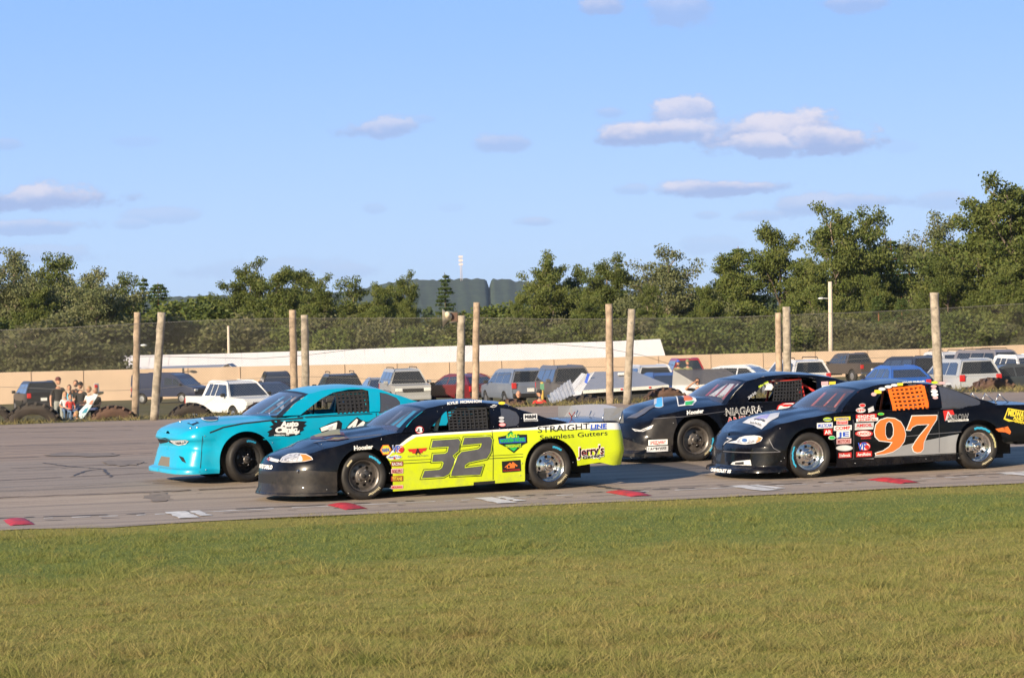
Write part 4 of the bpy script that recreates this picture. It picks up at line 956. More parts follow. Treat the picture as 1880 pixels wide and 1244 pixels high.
# ---- turquoise car
cT = dict(paint=TEAL, zlines=[.215, .24, .50, .64], yaw=24, xs=-1.86, fa=.50, pf=3.6, belt=.965, arch=.425, flare=1.6, wbow=.26,
    top=[(-3.1, .735), (-2.7, .75), (-2.3, .80), (-1.95, .86), (-1.4, .875), (-.9, .905), (-.5, .955), (.5, .965), (1.6, .965), (2.15, .95), (2.5, .93)],
    bot=[(-3.1, .17), (-1.9, .155), (-.98, .13), (.94, .15), (1.76, .30), (3, .30)],
    nose=[(.14, -.12), (.22, -.12), (.25, -.04), (.45, .01), (.5, .03), (.52, .05), (.62, .05), (.66, .0), (.70, .0), (.75, .02), (.85, .08)],
    apillar=-.80, tail=1.75, roof=[(-.30, 1.26), (0, 1.315), (.4, 1.33), (.82, 1.295)], cslope=[(.82, 1.295), (1.1, 1.19), (1.45, 1.07), (1.75, .965)], tum=.78, rim=BLK, crown=[(-2.5, .02), (-2.2, .045), (-1.4, .055), (-.8, .025)], cowl=.965,
    windows=[[(546, 765), (572, 745), (590, 731), (612, 720), (640, 714.5), (665, 714), (676, 717), (678, 757), (600, 761)], [(697, 720), (712, 723), (728, 730), (734, 737), (735, 745), (697, 757)]],
    regions=[([(311, 808), (340, 807), (347, 809), (341, 816), (328, 818), (318, 815), (311, 812)], DARK, 'px', True), ([(-4, .39), (-2.90, .39), (-2.82, .25), (-4, .25)], pbr('grille_mesh', (.16, .14, .11), .8), 'uv', True), ([(328, 836), (337, 839), (342, 850), (334, 846)], DARK, 'px', True), ([(295, 802), (311, 806), (311, 812), (296, 808)], DARK, 'px', True)],
    bar=BART, netmat=NETB, net=[(622, 760), (676, 757), (672, 716), (618, 720)], nn=(6, 7), strap=.034,
    wheels=[(DARK, 5, (.125, .040, .018), 16, [R(-25), (60, 95, .262, .292, CHALK)]), (DARK, 5, (.13, .04, .02), 0, [R(-30)])])
Tq = RaceCar('stock_car', (450, 884), cT, label='turquoise stock car with boxy nose and black door sign, at the left of the pack', cat='race car', group=GRP)
Tq.build()
Tq.decal('sticker', 's', [('p', [(497, 773), (506, 770), (520, 773), (540, 771.5), (563, 773), (558, 778), (563, 780), (556, 785), (558, 789), (549, 793), (552, 797), (530, 801), (510, 799), (492, 801), (494, 795), (490, 793), (500, 786), (494, 783), (502, 779)], BLK),
    ('t', 'Auto', (514, 783), (548, 781.5), 9.5, WH, .07, .15), ('t', 'Clinic', (505, 793.5), (546, 792), 9.5, WH, .07, .15), ('p', [(524, 793.5), (540, 793), (544, 788.5), (546, 791), (550, 789), (549, 794), (543, 798), (540, 795.5), (526, 796.5)], WH), ('t', 'HEBRON, WI', (503, 799.5), (530, 799), 2.6, WH, .04, 0)])
Tq.decal('number', 's', [('p', [(585, 786), (608, 775), (622, 771), (628, 776), (626, 790), (622, 800), (600, 810), (590, 793)], BLK), ('p', [(588, 785), (618, 774.5), (619, 776), (614, 800), (603, 806), (606, 787), (590, 792)], WH), ('p', [(602, 784.5), (612, 780), (609, 796), (605, 798)], PALE),
    ('p', [(634, 786), (642, 776), (655, 765), (662, 770), (672, 774), (690, 770), (686, 790), (660, 800), (640, 800)], BLK), ('p', [(637, 784), (654, 768), (657, 770), (652, 784), (666, 772), (670, 775), (664, 786), (650, 795), (640, 797), (648, 780), (640, 787)], WH)])
Tq.decal('headlight', 's', [('p', [(312, 808.2), (340, 807.2), (346.5, 809), (341, 815.5), (328, 817.5), (319, 814.5)], PALE), ('p', [(315, 809.5), (339, 808.5), (343, 810), (338, 814), (328, 815.8), (321, 813.5)], GUN), ('e', 329, 812, 4.5, 2.4, CHROME), ('p', [(339, 809), (344, 809.8), (339, 814)], ALU)])
Tq.decal('hood_number', 'h', [('p', [(343, 777), (356, 773), (366, 776), (354, 781)], BLK), ('p', [(346, 776), (357, 773.5), (361, 775), (351, 778.5)], LBL), ('e', 386, 768.5, 17, 4.6, WH), ('e', 386, 768.5, 15.5, 3.8, BLK), ('t', '14', (376, 772), (396, 768), 5, WH, .05, .2)])
m = MB()
for x, y in ((331, 774), (350, 786), (362, 785), (420, 757), (495, 759)):
    p = Tq.hood(*Tq.inv('h', x, y)) ; m.lathe([(.014, .0), (.014, .02), (0, .022)], ALU, 8, 'Z', c=p)
m.build('hood_pins', Tq.root)
Tq.decal('side_vent', 's', [('p', [(483, 805), (513, 804), (513, 806), (483, 807)], BART)])

# ---- black car behind with animal hospital lettering
cN = dict(paint=BLACK, zlines=[.165, .19], yaw=20, xs=-1.80, fa=.67, pf=2.6, belt=.86, arch=.42, flare=1.6, cowl=.92,
    top=[(-3.1, .60), (-2.6, .615), (-2.2, .66), (-1.95, .75), (-1.4, .83), (-.9, .86), (.5, .86), (1.6, .87), (2.15, .87), (2.5, .85)],
    bot=[(-3.1, .10), (-1.9, .09), (-.98, .11), (.94, .14), (1.76, .30), (3, .30)],
    nose=[(.08, -.08), (.16, -.07), (.2, -.01), (.42, .01), (.5, .05), (.6, .07), (.75, .16)], crown=[(-2.5, .05), (-2.2, .12), (-1.4, .14), (-.8, .10)],
    apillar=-.86, tail=2.08, roof=[(-.36, 1.21), (0, 1.275), (.4, 1.29), (.8, 1.265), (1.1, 1.22)], cslope=[(1.1, 1.22), (1.45, 1.13), (1.8, 1.0), (2.08, .89)], tum=.80,
    windows=[[(1372, 738), (1390, 718), (1402, 703), (1420, 696), (1450, 692), (1490, 692), (1499, 696), (1501, 733)]],
    regions=[([(1132, 799), (1156, 808), (1186, 818), (1230, 812), (1236, 836), (1132, 836)], SATIN, 'px', False), ([(1200, 768), (1240, 762), (1244, 800), (1234, 818), (1205, 812), (1185, 796)], SATIN, 'px', False)],
    bar=BARR, netmat=NETB, net=[(1420, 735), (1472, 733), (1472, 696), (1424, 700)], nn=(6, 9), strap=.022,
    wheels=[(GUN, 5, (.115, .030, .022), 0, [R(-20), (-40, 5, .262, .295, CHALK)]), (GUN, 5, (.115, .03, .022), 0, [R(-20)])])
N = RaceCar('stock_car', (1276, 846), cN, label='black stock car with outlined white NIAGARA lettering, between the 32 and 97 cars', cat='race car', group=GRP)
N.build()
N.decal('lettering', 's', [('t', 'NIAGARA', (1332.5, 763), (1400, 757), 14, WH, .02, 0), ('t', 'NIAGARA', (1332.8, 762.8), (1399.8, 756.8), 13.6, BLK, -.018, 0)])
N.decal('lettering', 's', [('t', 'ANIMAL', (1334, 779.5), (1400, 773), 14, WH, .03, 0), ('t', 'ANIMAL', (1334.4, 779.3), (1399.6, 772.8), 13.6, RED, .0, 0)])
N.decal('lettering', 's', [('t', 'HOSPITAL', (1334, 795), (1410, 788), 12, WH, .02, 0), ('t', 'HOSPITAL', (1334.4, 794.8), (1409.6, 787.8), 11.6, BLK, -.02, 0)])
N.decal('lettering', 's', [('t', 'Hoosier', (1261, 761), (1292, 757), 7.5, WH, .05, .05)])
stk(N, [('SPEEDWAY', 1208, 811.5, 35, 10, WH, RED), ('LACROSSE', 1207, 823.5, 39, 10, PALE, BLK)])
stk(N, [('', 1514, 703.5, 13, 6.5, PNK, RED), ('', 1528, 703, 12, 5.5, YLV, BLK), ('', 1516, 709.5, 15, 5, WH, BLK), ('', 1532, 709, 13, 6, PALE, RED, 'o'), ('', 1517, 716, 19, 5.5, WH, BLK), ('', 1559, 705.5, 20, 6, PALE, WH, 'o', BLK)], 'g')
N.decal('number', 's', [('p', [(1425, 752), (1428, 744), (1440, 738), (1458, 737.5), (1464, 743), (1450, 749), (1436, 756)], RED), ('p', [(1428, 751), (1430, 745.5), (1441, 740), (1456, 739.5), (1461, 743.5), (1448, 747.5), (1436, 753)], WH), ('p', [(1482, 748), (1492, 740), (1500, 737), (1502, 741), (1494, 749)], RED), ('p', [(1485, 748), (1493, 741.5), (1499, 739), (1500, 741.5), (1493, 748)], WH)])
N.decal('lettering', 'g', [('t', 'Mike Olds', (1393, 712), (1411, 702), 3.6, LIME, .05, .2)]); N.decal('sticker', 'g', [('p', [(1403, 716), (1410, 703), (1418, 706), (1417, 716)], WH)])
N.decal('lettering', 'g', [('t', '3030', (1374, 733), (1389, 722), 5, PALE, .02, .1)])
N.decal('hood_number', 'h', [('p', [(1236, 735), (1277, 731), (1279, 736), (1272, 744), (1245, 746)], WH), ('p', [(1240, 736.5), (1258, 735), (1256, 742), (1246, 744)], BLK), ('p', [(1254, 733), (1272, 732), (1270, 735), (1256, 736)], ORG), ('p', [(1258, 738), (1275, 736), (1270, 743), (1258, 744.5)], GRN)])
N.decal('headlight', 's', [('p', [(1160, 786), (1176, 789), (1200, 779), (1196, 786), (1180, 792), (1166, 791)], PALE), ('p', [(1164, 788), (1177, 790), (1194, 783), (1180, 790.5), (1168, 790)], DARK)])
N.decal('hood_lettering', 'h', [('e', 1209, 744, 9, 4.5, PALE), ('e', 1209, 744, 7.5, 3.5, LBL), ('p', [(1150, 768), (1186, 748), (1206, 742), (1200, 748), (1168, 768)], GREYV)])
m = MB(); q = N.gh(.62, 1.05); m.tube([(.56, -.62, .88), (.54, -.55, 1.18)], .035, GUN, 8); m.box((.56, -.6, 1.0), (.05, .06, .05), RED); m.build('headrest_padding', N.root)

# panel gaps: thin dark seams laid on the panels
def seam(car, k, pts, wd=.006, mat=DARK):
    f = car.fn(k); uv = car.ip(k, pts); m = MB(); vs = []
    P3 = []
    for a, c in zip(uv, uv[1:]):
        n = max(2, int(math.hypot(c[0] - a[0], c[1] - a[1]) / .05))
        for i in range(n): P3.append((a[0] + (c[0] - a[0]) * i / n, a[1] + (c[1] - a[1]) * i / n))
    P3.append(uv[-1])
    for i, p in enumerate(P3):
        q0 = Vector(P3[max(0, i - 1)]); q1 = Vector(P3[min(len(P3) - 1, i + 1)]); d = (q1 - q0).normalized() if (q1 - q0).length > 1e-6 else Vector((1, 0)); nn = Vector((-d.y, d.x)) * wd
        vs += [f(p[0] + nn.x, p[1] + nn.y, .0035), f(p[0] - nn.x, p[1] - nn.y, .0035)]
    m.add(vs, [(2 * i, 2 * i + 1, 2 * i + 3, 2 * i + 2) for i in range(len(P3) - 1)], mat); m.build('panel_seam', car.root)
seam(Tq, 's', [(385, 794), (410, 784), (445, 777), (500, 771), (556, 767)], .010); seam(Tq, 's', [(372, 800), (370, 830), (367, 866)], .004); seam(Tq, 's', [(690, 757), (692, 800)], .004); seam(Tq, 's', [(560, 766), (683, 759)], .005)
seam(A, 's', [(575, 812), (620, 805), (700, 797)], .005, GREYV); seam(A, 's', [(903, 790), (905, 880)], .004); seam(A, 's', [(1010, 790), (1100, 786)], .003); seam(A, 's', [(714, 852), (960, 838)], .004); seam(A, 's', [(714, 846), (800, 842), (960, 833)], .003)
seam(B, 's', [(1412, 806), (1420, 822), (1433, 829)], .005, GREYV); seam(B, 's', [(1308, 826), (1370, 830), (1432, 829)], .006, GREYV); seam(B, 's', [(1566, 770), (1567, 842)], .004, GREYV); seam(B, 's', [(1566, 842), (1766, 831)], .006, DARK); seam(B, 's', [(1608, 806), (1700, 797), (1765, 792)], .006, GREYV)
seam(B, 's', [(1722, 755), (1724, 830)], .003, GREYV)
seam(N, 's', [(1203, 770), (1214, 788), (1232, 791)], .006, DARK); seam(N, 's', [(1200, 768), (1260, 764), (1400, 746)], .004, GREYV)
for car, L_ in ((A, [(715, 868), (717, 895), (955, 872), (958, 850), (640, 905), (600, 898), (1052, 848), (1100, 842), (700, 806), (590, 815)]), (B, [(1440, 840), (1570, 850), (1700, 842), (1760, 840), (1430, 868), (1434, 846), (1400, 782), (1432, 786)]), (Tq, [(378, 862), (376, 800), (500, 812), (560, 806)]), (N, [(1236, 776), (1230, 826), (1345, 800), (1330, 760)])):
    m = MB()
    for x, y in L_: m.ball(car.side(*car.inv('s', x, y), .003), .008, ALU, 6)
    m.build('fasteners', car.root)
# ------------------------------------------------------------------ fence and poles
WIRE = pbr('galvanised_wire', (.20, .19, .17), .55, .3); WOODB = pbr('brown_pole_wood', (.37, .28, .20), .85, var=.35, vscale=5, bump=.5, bscale=30); WOODG = pbr('grey_pole_wood', (.33, .285, .225), .9, var=.35, vscale=6, bump=.6, bscale=26)
fence = thing('chain_link_fence', G(940, 745), label='tall chain link fence along the far side of the track', cat='fence')
fz0 = fence.location.copy()
m = MB(); ztop = [(-30, 2.72), (-14, 2.68), (-8, 2.80), (-2, 2.66), (2, 2.50), (6, 2.42), (11, 2.46), (18, 2.62), (30, 2.65)]
STEP = .075; dirn = Vector((1, .145, 0)).normalized(); V = []; Fc = []
x0, x1 = -21.0, 22.0; n = int((x1 - x0) / STEP)
def fpt(x, z, o=.35): return Vector((x, fy(x) + o, z)) - fz0
for k in range(-42, n):
    for sgn in (1, -1):
        xa = x0 + k * STEP; seg = []
        for j in range(9):
            h = 2.95 * j / 8; x = xa + h * .93 if sgn > 0 else xa + (2.95 - h) * .93
            zt = lerpk(ztop, x)
            if x0 <= x <= x1 and .02 <= h <= zt: seg.append((x, h))
            elif x0 <= x <= x1 and h > zt and seg and seg[-1][1] < zt - .01: seg.append((x, zt))
        if len(seg) < 2: continue
        (xa_, ha), (xb_, hb) = seg[0], seg[-1]; wv = .0022
        a = fpt(xa_, ha, .35 + .004 * sgn); b = fpt(xb_, hb, .35 + .004 * sgn); q = Vector((0, 0, wv)); y = Vector((0, wv, 0)); i = len(V)
        V += [a + q, a - q, b - q, b + q]; Fc.append((i, i + 1, i + 2, i + 3))
m.add(V, Fc, WIRE, False); wire = m.build('chain_link_mesh', fence)
m = MB(); m.tube([fpt(x, lerpk(ztop, x)) for x in np.linspace(x0, x1, 40)], .008, WIRE, 5); m.build('top_wire', fence)
m = MB(); m.tube([fpt(x, .95 + .12 * math.sin(x * .7)) for x in np.linspace(x0, x1, 60)], .006, WIRE, 4); m.build('tension_wire', fence)
POSTS = [(252, 573, 248, 766, 13, 0), (297, 573, 283, 771, 15.5, 1), (537, 569, 541, 757, 14, 0), (559, 578, 562, 757, 14.5, 1), (847, 579, 845, 748, 15, 1), (875, 555, 872, 750, 13, 0),
         (1118, 558, 1120, 740, 14, 0), (1160, 567, 1151, 742, 14.5, 1), (1429, 574, 1431, 729, 12.5, 0), (1444, 563, 1446, 729, 15, 1), (1715, 537, 1724, 722, 17, 1)]
PL = ['thin brown wooden pole at far left, upright and left of the leaning grey post', None, 'brown round pole standing just behind the turquoise car roof, left of a shorter grey post', None, None,
      'taller slim brown pole right of the loudspeaker post', 'straight round wooden pole left of the leaning post by the grey trailer', None, 'shorter pale pole of the touching pair behind the black NIAGARA car', None, None]
def wood(mat, r0, r1, a, b, seed):
    r = random.Random(seed); mb = MB(); pts = [a.lerp(b, i / 12) + Vector((r.uniform(-.006, .006), r.uniform(-.006, .006), 0)) for i in range(13)]
    mb.tube(pts, [r0 + (r1 - r0) * i / 12 + r.uniform(-.004, .004) for i in range(13)], mat, 14); return mb
for i, (tx, ty, bx, by, w_, g_) in enumerate(POSTS):
    b = G(bx, by); d = b.y; t_ = P(tx, ty, d); r_ = w_ / 2 / F * d
    if g_:
        mb = wood(WOODG, r_ * 1.04, r_ * .96, b - fz0, t_ - fz0, i)
        for zz in (.3, .6, .85): mb.box(b.lerp(t_, zz) - fz0 + Vector((0, -r_ * .9, 0)), (.05, .03, .03), WIRE)
        mb.build('post', fence)
    else:
        mb = wood(WOODB, r_ * 1.05, r_ * .92, Vector((0, 0, -.1)), t_ - b, i); o = mb.build('wooden_pole', label=PL[i], cat='pole', group='brown wooden poles in front of the fence'); o.location = b
# guy / power cable sagging behind the fence
m = MB()
cab = [(150, 655), (300, 654), (470, 658), (560, 652), (700, 635), (875, 628), (1020, 632), (1110, 639), (1180, 652), (1260, 678)]
m.tube([P(x, y, 95) for x, y in cab], .008, DARK, 4); m.build('overhead_cable', label='thin dark cable sagging across the white metal roof', cat='cable')
# loudspeaker on the grey post
b = P(820, 582, G(845, 748).y - .1); sp = thing('horn_loudspeaker', b, label='pale horn loudspeaker bracketed to a fence post, pointing left', cat='loudspeaker')
HORN = pbr('weathered_horn_plastic', (.60, .52, .38), .7, var=.2)
m = MB(); s_ = .0161
rot = Matrix.Rotation(R(205), 3, 'Y'); 
prof = [(.24, .0), (.22, .03), (.12, .14), (.07, .26), (.05, .30), (0, .31)]
vs = []; nn_ = 20
for r_, h in prof:
    for k in range(nn_): a = 2 * math.pi * k / nn_; vs.append(Vector((-.12 + h * .9, r_ * 1.0 * math.cos(a), r_ * 1.15 * math.sin(a) - .02 + h * .12)))
m.add(vs, [(i * nn_ + k, i * nn_ + (k + 1) % nn_, (i + 1) * nn_ + (k + 1) % nn_, (i + 1) * nn_ + k) for i in range(len(prof) - 1) for k in range(nn_)], HORN); m.build('horn', sp)
m = MB(); m.ball((.03, -.1, .07), (.09, .09, .10), HORN, 12); m.build('driver_unit', sp)
m = MB(); m.tube([(-.05, 0, -.17), (.42, .08, -.14)], .015, WIRE, 6); m.tube([(.05, 0, .14), (.42, .08, .12)], .015, WIRE, 6); m.box((.22, .04, .0), (.2, .03, .26), pbr('rust_brown_bracket', (.12, .07, .05), .8)); m.build('bracket', sp)

# ------------------------------------------------------------------ half-buried tractor tyres along the verge
TYB = pbr('old_tractor_tyre', (.045, .036, .031), .85, var=.35, vscale=3); TYR_ = pbr('dusty_tractor_tyre', (.11, .065, .048), .9, var=.3, vscale=3)
def tractor(cx, topy, wpx, by, mat, label, dd=1.4):
    b = G(cx, by); d = fy(b.x) + dd; p = P(cx, topy, d); Rr = wpx / 2 / F * d; zc = p.z - Rr; W_ = Rr * .42
    m = MB(); prof = [(Rr * .62, -W_ * .8), (Rr * .8, -W_), (Rr * .93, -W_ * .85), (Rr * .955, 0), (Rr * .93, W_ * .85), (Rr * .8, W_), (Rr * .62, W_ * .8)]
    m.lathe(prof, mat, 48); nl = 22
    for k in range(nl):
        for sg in (1, -1):
            a = 2 * math.pi * (k + .25 * sg) / nl; rt = Matrix.Rotation(-a, 3, 'Y') @ Matrix.Rotation(sg * .5, 3, 'X')
            m.box(Matrix.Rotation(-a, 3, 'Y') @ Vector((Rr * .955, sg * W_ * .48, 0)), (Rr * .10, W_ * 1.05, Rr * .085), mat, rt)
    o = m.build('tractor_tyre', label=label, cat='tyre', group='half-buried tractor tyres along the verge'); o.location = (p.x, d, zc); o.rotation_euler = (0, 0, R(8)); return o
tractor(60, 738, 112, 775, TYB, 'large half-buried tractor tyre in front of the black SUV at the far left')
tractor(-14, 742, 80, 776, TYB, 'half-buried tyre cut by the left edge of the photo')
tractor(207, 744, 104, 772, TYR_, 'brown treaded tractor tyre around the foot of the thin brown pole')
tractor(349, 739, 98, 769, TYB, 'black treaded tractor tyre between the leaning post and the white pickup')
tractor(482, 737, 90, 765, TYR_, 'tractor tyre rising behind the hood of the turquoise car')
tractor(938, 732, 106, 748, TYR_, 'low brown tyre in front of the seated bald man')
tractor(1075, 724, 108, 744, TYB, 'dark smooth tyre mound between the leaning metal sheet and the pole')
tractor(1222, 711, 100, 740, TYR_, 'reddish brown tractor tyre above the hood of the black NIAGARA car')
tractor(1822, 693, 106, 716, TYR_, 'wide brown tyre under the dark grey car at the right')
tractor(700, 742, 96, 753, TYB, 'tyre mostly hidden behind the roof of the turquoise car')

# ------------------------------------------------------------------ parked vehicles
CARGLASS = pbr('vehicle_glass', (.02, .024, .03), .05, 0, .9); TYC = pbr('parked_tyre', (.02, .02, .02), .8); HUB = pbr('alloy_wheel', (.45, .45, .46), .35, .8)
LAMPR = pbr('tail_lamp', (.55, .02, .02), .25, coat=.4); LAMPW = pbr('head_lamp', (.75, .75, .72), .15, coat=.5); TRIM = pbr('black_trim', (.02, .02, .022), .6); PLATE = pbr('licence_plate', (.8, .8, .78), .5); LAMPO = pbr('amber_lamp', (.8, .25, .03), .3)
PR = dict(
 suv=dict(L=4.6, W=1.88, H=1.75, wb=(-1.42, 1.35), body=[(-2.3, .42), (-2.3, .82), (-2.18, .98), (-1.15, 1.08), (2.2, 1.10), (2.3, 1.0), (2.32, .45)], cab=[(-1.25, 1.06), (-.55, 1.60), (-.25, 1.70), (1.6, 1.72), (1.95, 1.66), (2.24, 1.08)], win=[(-1.0, 1.12), (-.48, 1.56), (1.55, 1.60), (1.75, 1.55), (1.98, 1.12)], pil=(-.1, .9), wr=.36),
 jeep=dict(L=4.3, W=1.85, H=1.82, wb=(-1.35, 1.3), body=[(-2.1, .45), (-2.15, .95), (-2.1, 1.08), (-1.0, 1.14), (2.1, 1.16), (2.15, 1.1), (2.15, .48)], cab=[(-1.05, 1.12), (-.72, 1.72), (-.55, 1.80), (1.9, 1.82), (2.05, 1.76), (2.12, 1.14)], win=[(-.88, 1.18), (-.62, 1.68), (1.85, 1.70), (1.95, 1.18)], pil=(.0, .95), wr=.38),
 sedan=dict(L=4.6, W=1.8, H=1.42, wb=(-1.4, 1.35), body=[(-2.3, .35), (-2.32, .62), (-2.15, .80), (-1.1, .93), (1.7, .98), (2.25, .95), (2.3, .80), (2.28, .38)], cab=[(-1.15, .91), (-.35, 1.34), (0, 1.42), (.75, 1.42), (1.1, 1.34), (1.85, .96)], win=[(-.85, .97), (-.25, 1.31), (.75, 1.34), (1.05, 1.28), (1.45, .99)], pil=(.15, .9), wr=.32),
 hatch=dict(L=4.2, W=1.78, H=1.5, wb=(-1.3, 1.25), body=[(-2.1, .38), (-2.12, .68), (-1.95, .85), (-1.0, .98), (2.0, 1.02), (2.1, .9), (2.1, .4)], cab=[(-1.1, .96), (-.35, 1.40), (0, 1.50), (1.1, 1.48), (1.5, 1.38), (2.05, 1.0)], win=[(-.8, 1.02), (-.25, 1.37), (1.1, 1.40), (1.4, 1.32), (1.7, 1.05)], pil=(.2, .95), wr=.32),
 pickup=dict(L=5.6, W=1.98, H=1.86, wb=(-1.75, 1.75), body=[(-2.75, .5), (-2.78, .98), (-2.65, 1.12), (-1.35, 1.20), (1.05, 1.20), (1.06, 1.22), (2.78, 1.22), (2.8, .55)], cab=[(-1.45, 1.18), (-.85, 1.74), (-.6, 1.84), (.75, 1.86), (.95, 1.80), (1.08, 1.20)], win=[(-1.2, 1.24), (-.78, 1.69), (.72, 1.74), (.85, 1.24)], pil=(-.1, .35), wr=.40),
 van=dict(L=5.6, W=2.0, H=2.15, wb=(-1.7, 1.8), body=[(-2.8, .45), (-2.82, .85), (-2.6, 1.12), (-1.9, 1.25), (2.75, 1.30), (2.8, .5)], cab=[(-2.0, 1.22), (-1.35, 1.75), (-1.0, 1.98), (-.5, 2.10), (2.5, 2.15), (2.72, 2.0), (2.78, 1.28)], win=[(-1.7, 1.30), (-1.2, 1.72), (-.2, 1.82), (-.2, 1.30)], pil=(-.9,), wr=.36))
def vehicle(name, kind, px, topy, yaw, col, label, cat, extra=None, d=None, glass=None, z_off=0):
    p_ = PR[kind]; scl = {'pickup': .93, 'van': .85}.get(kind, 1.0); W_ = p_['W'] / 2; mat = paint('car_' + '_'.join(str(int(c * 255)) for c in col), col, .38, .35, .05)
    loc = stand(px, topy, p_['H'] * scl, 99.) if d is None else P(px, topy, d) - Vector((0, 0, p_['H']))
    T_ = thing(name, loc, R(yaw), label=label, cat=cat, group='vehicles parked behind the fence')
    T_.scale = (scl, scl, scl)
    # body with wheel arches
    bd = list(p_['body']); low = []; wr = p_['wr']; ra = wr * 1.18
    zb_ = bd[-1][1]; 
    for ax in (p_['wb'][1], p_['wb'][0]):
        low += [(ax + ra * math.cos(a), wr + ra * math.sin(a)) for a in np.linspace(math.asin(max(-1, min(1, (zb_ - wr) / ra))), math.pi - math.asin(max(-1, min(1, (zb_ - wr) / ra))), 12)]
    outl = bd + low
    def ysec(z):
        return W_ * (1 - .035 * max(0, (z - .7)) ** 1 - (.05 if z < .5 else 0)) 
    v, fc, _ = cdt(outl, grid=.22); m = MB()
    for sg in (1, -1): m.add([Vector((a, -sg * ysec(b) * (1 - .10 * (abs(a) / (p_['L'] / 2)) ** 6), b)) for a, b in v], [f if sg > 0 else f[::-1] for f in fc], mat)
    n = len(outl); ring = []
    for sg in (1, -1): ring += [Vector((a, -sg * ysec(b) * (1 - .10 * (abs(a) / (p_['L'] / 2)) ** 6), b)) for a, b in outl]
    m.add(ring, [(i, (i + 1) % n, n + (i + 1) % n, n + i) for i in range(n)], mat, False)
    if kind == 'pickup': m.box((1.9, 0, 1.222), (1.55, 1.6, .012), TRIM)
    def bev(o, w_): md = o.modifiers.new('b', 'BEVEL'); md.width = w_; md.segments = 3; md.limit_method = 'ANGLE'; md.angle_limit = R(32)
    bev(m.build('body', T_), .05)
    # cabin
    cb = p_['cab']; z0 = cb[0][1]; H_ = p_['H']; tb = .30 if kind != 'van' else .14
    def yc(z): return W_ * .965 - tb * max(0, z - z0) / (H_ - z0) * (1.0) - .03 * max(0, (z - H_ + .12)) / .12
    m = MB(); n = len(cb); vs = [Vector((a, -yc(b), b)) for a, b in cb] + [Vector((a, yc(b), b)) for a, b in cb]
    m.add(vs, [tuple(range(n)), tuple(range(2 * n - 1, n - 1, -1))] + [(i, i + 1, n + i + 1, n + i) for i in range(n - 1)], mat, False); bev(m.build('cabin', T_), .04)
    gm = glass or CARGLASS
    # side windows split by pillars
    wn_ = p_['win']; cuts = [-9] + list(p_['pil']) + [9]
    for sg in (1, -1):
        for a, b in zip(cuts, cuts[1:]):
            v, fc, _ = cdt(wn_, grid=.15); ff = []
            pts = []
            # clip by x
            def clip(poly, xx, keep_gt):
                out = []
                for i in range(len(poly)):
                    p, q = poly[i], poly[(i + 1) % len(poly)]; ip_ = (p[0] > xx) == keep_gt; iq = (q[0] > xx) == keep_gt
                    if ip_: out.append(p)
                    if ip_ != iq: t = (xx - p[0]) / (q[0] - p[0]); out.append((xx, p[1] + (q[1] - p[1]) * t))
                return out
            q_ = clip(clip(wn_, a + .035, True), b - .035, False)
            if len(q_) < 3: continue
            mb = MB(); mb.add([Vector((x, -sg * (yc(z) + .006), z)) for x, z in q_], [tuple(range(len(q_)))], gm, False); mb.build('window', T_)
    def quad(i, name, lo=.10, hi=.90, sx=.10, mm=None):
        (xa, za), (xb_, zb2) = cb[i], cb[i + 1]; nrm = Vector((-(zb2 - za), 0, (xb_ - xa))).normalized() * .006; vs = []
        for t_, in ((lo,), (hi,)):
            x = xa + (xb_ - xa) * t_; z = za + (zb2 - za) * t_; y = yc(z) - sx; vs += [Vector((x, -y, z)) + nrm, Vector((x, y, z)) + nrm]
        mb = MB(); mb.add([vs[0], vs[1], vs[3], vs[2]], [(0, 1, 2, 3)], mm or gm, False); mb.build(name, T_)
    quad(0, 'windscreen', .06, .97, .07); quad(n - 2, 'rear_window', .08, .88 if kind != 'van' else .7, .10)
    for ax in p_['wb']:
        for sg in (1, -1):
            e = MB(); y = sg * (W_ - .13); e.lathe([(wr * .6, -.11), (wr * .97, -.10), (wr, 0), (wr * .97, .10), (wr * .6, .11)], TYC, 22, c=(ax, y, wr)); e.lathe([(0, -.115 * sg * -1), (wr * .6, .10 * sg)], HUB, 16, c=(ax, y, wr)); e.build('wheel', T_)
    xf = min(a for a, b in bd) ; xr = max(a for a, b in bd); zl = bd[2][1] - .20
    for sg in (1, -1):
        e = MB(); e.box((xf + .02, sg * W_ * .72, zl), (.10, .34, .17), LAMPW, bev=.03); e.build('headlight', T_)
        e = MB(); e.box((xr - .02, sg * W_ * .80, (1.0 if kind in ('suv', 'jeep', 'pickup', 'van') else .82)), (.10, .22, .26 if kind != 'sedan' else .16), LAMPR, bev=.03); e.build('tail_light', T_)
        e = MB(); e.box((cb[0][0] + .32, sg * (W_ + .10), z0 + .10), (.12, .2, .15), TRIM if kind != 'jeep' else mat, bev=.03); e.build('mirror', T_)
    e = MB(); e.box((xf - .0, 0, zl - .02), (.06, W_ * 1.05, .16), TRIM, bev=.02); e.build('grille', T_)
    e = MB(); e.box((xf - .03, 0, .5), (.14, W_ * 1.8, .2), TRIM if col[0] < .3 else mat, bev=.05); e.build('bumper', T_); e = MB(); e.box((xr + .03, 0, .56), (.14, W_ * 1.8, .2), TRIM if kind != 'pickup' else CHROME, bev=.05); e.build('bumper', T_)
    e = MB(); e.box((xr + .02, 0, .80), (.03, .32, .16), PLATE); e.build('licence_plate', T_)
    if kind in ('suv', 'jeep', 'hatch'):
        e = MB(); e.box((cb[-2][0] - .05, 0, cb[-2][1] - .02), (.05, .3, .03), LAMPR); e.build('brake_light', T_)
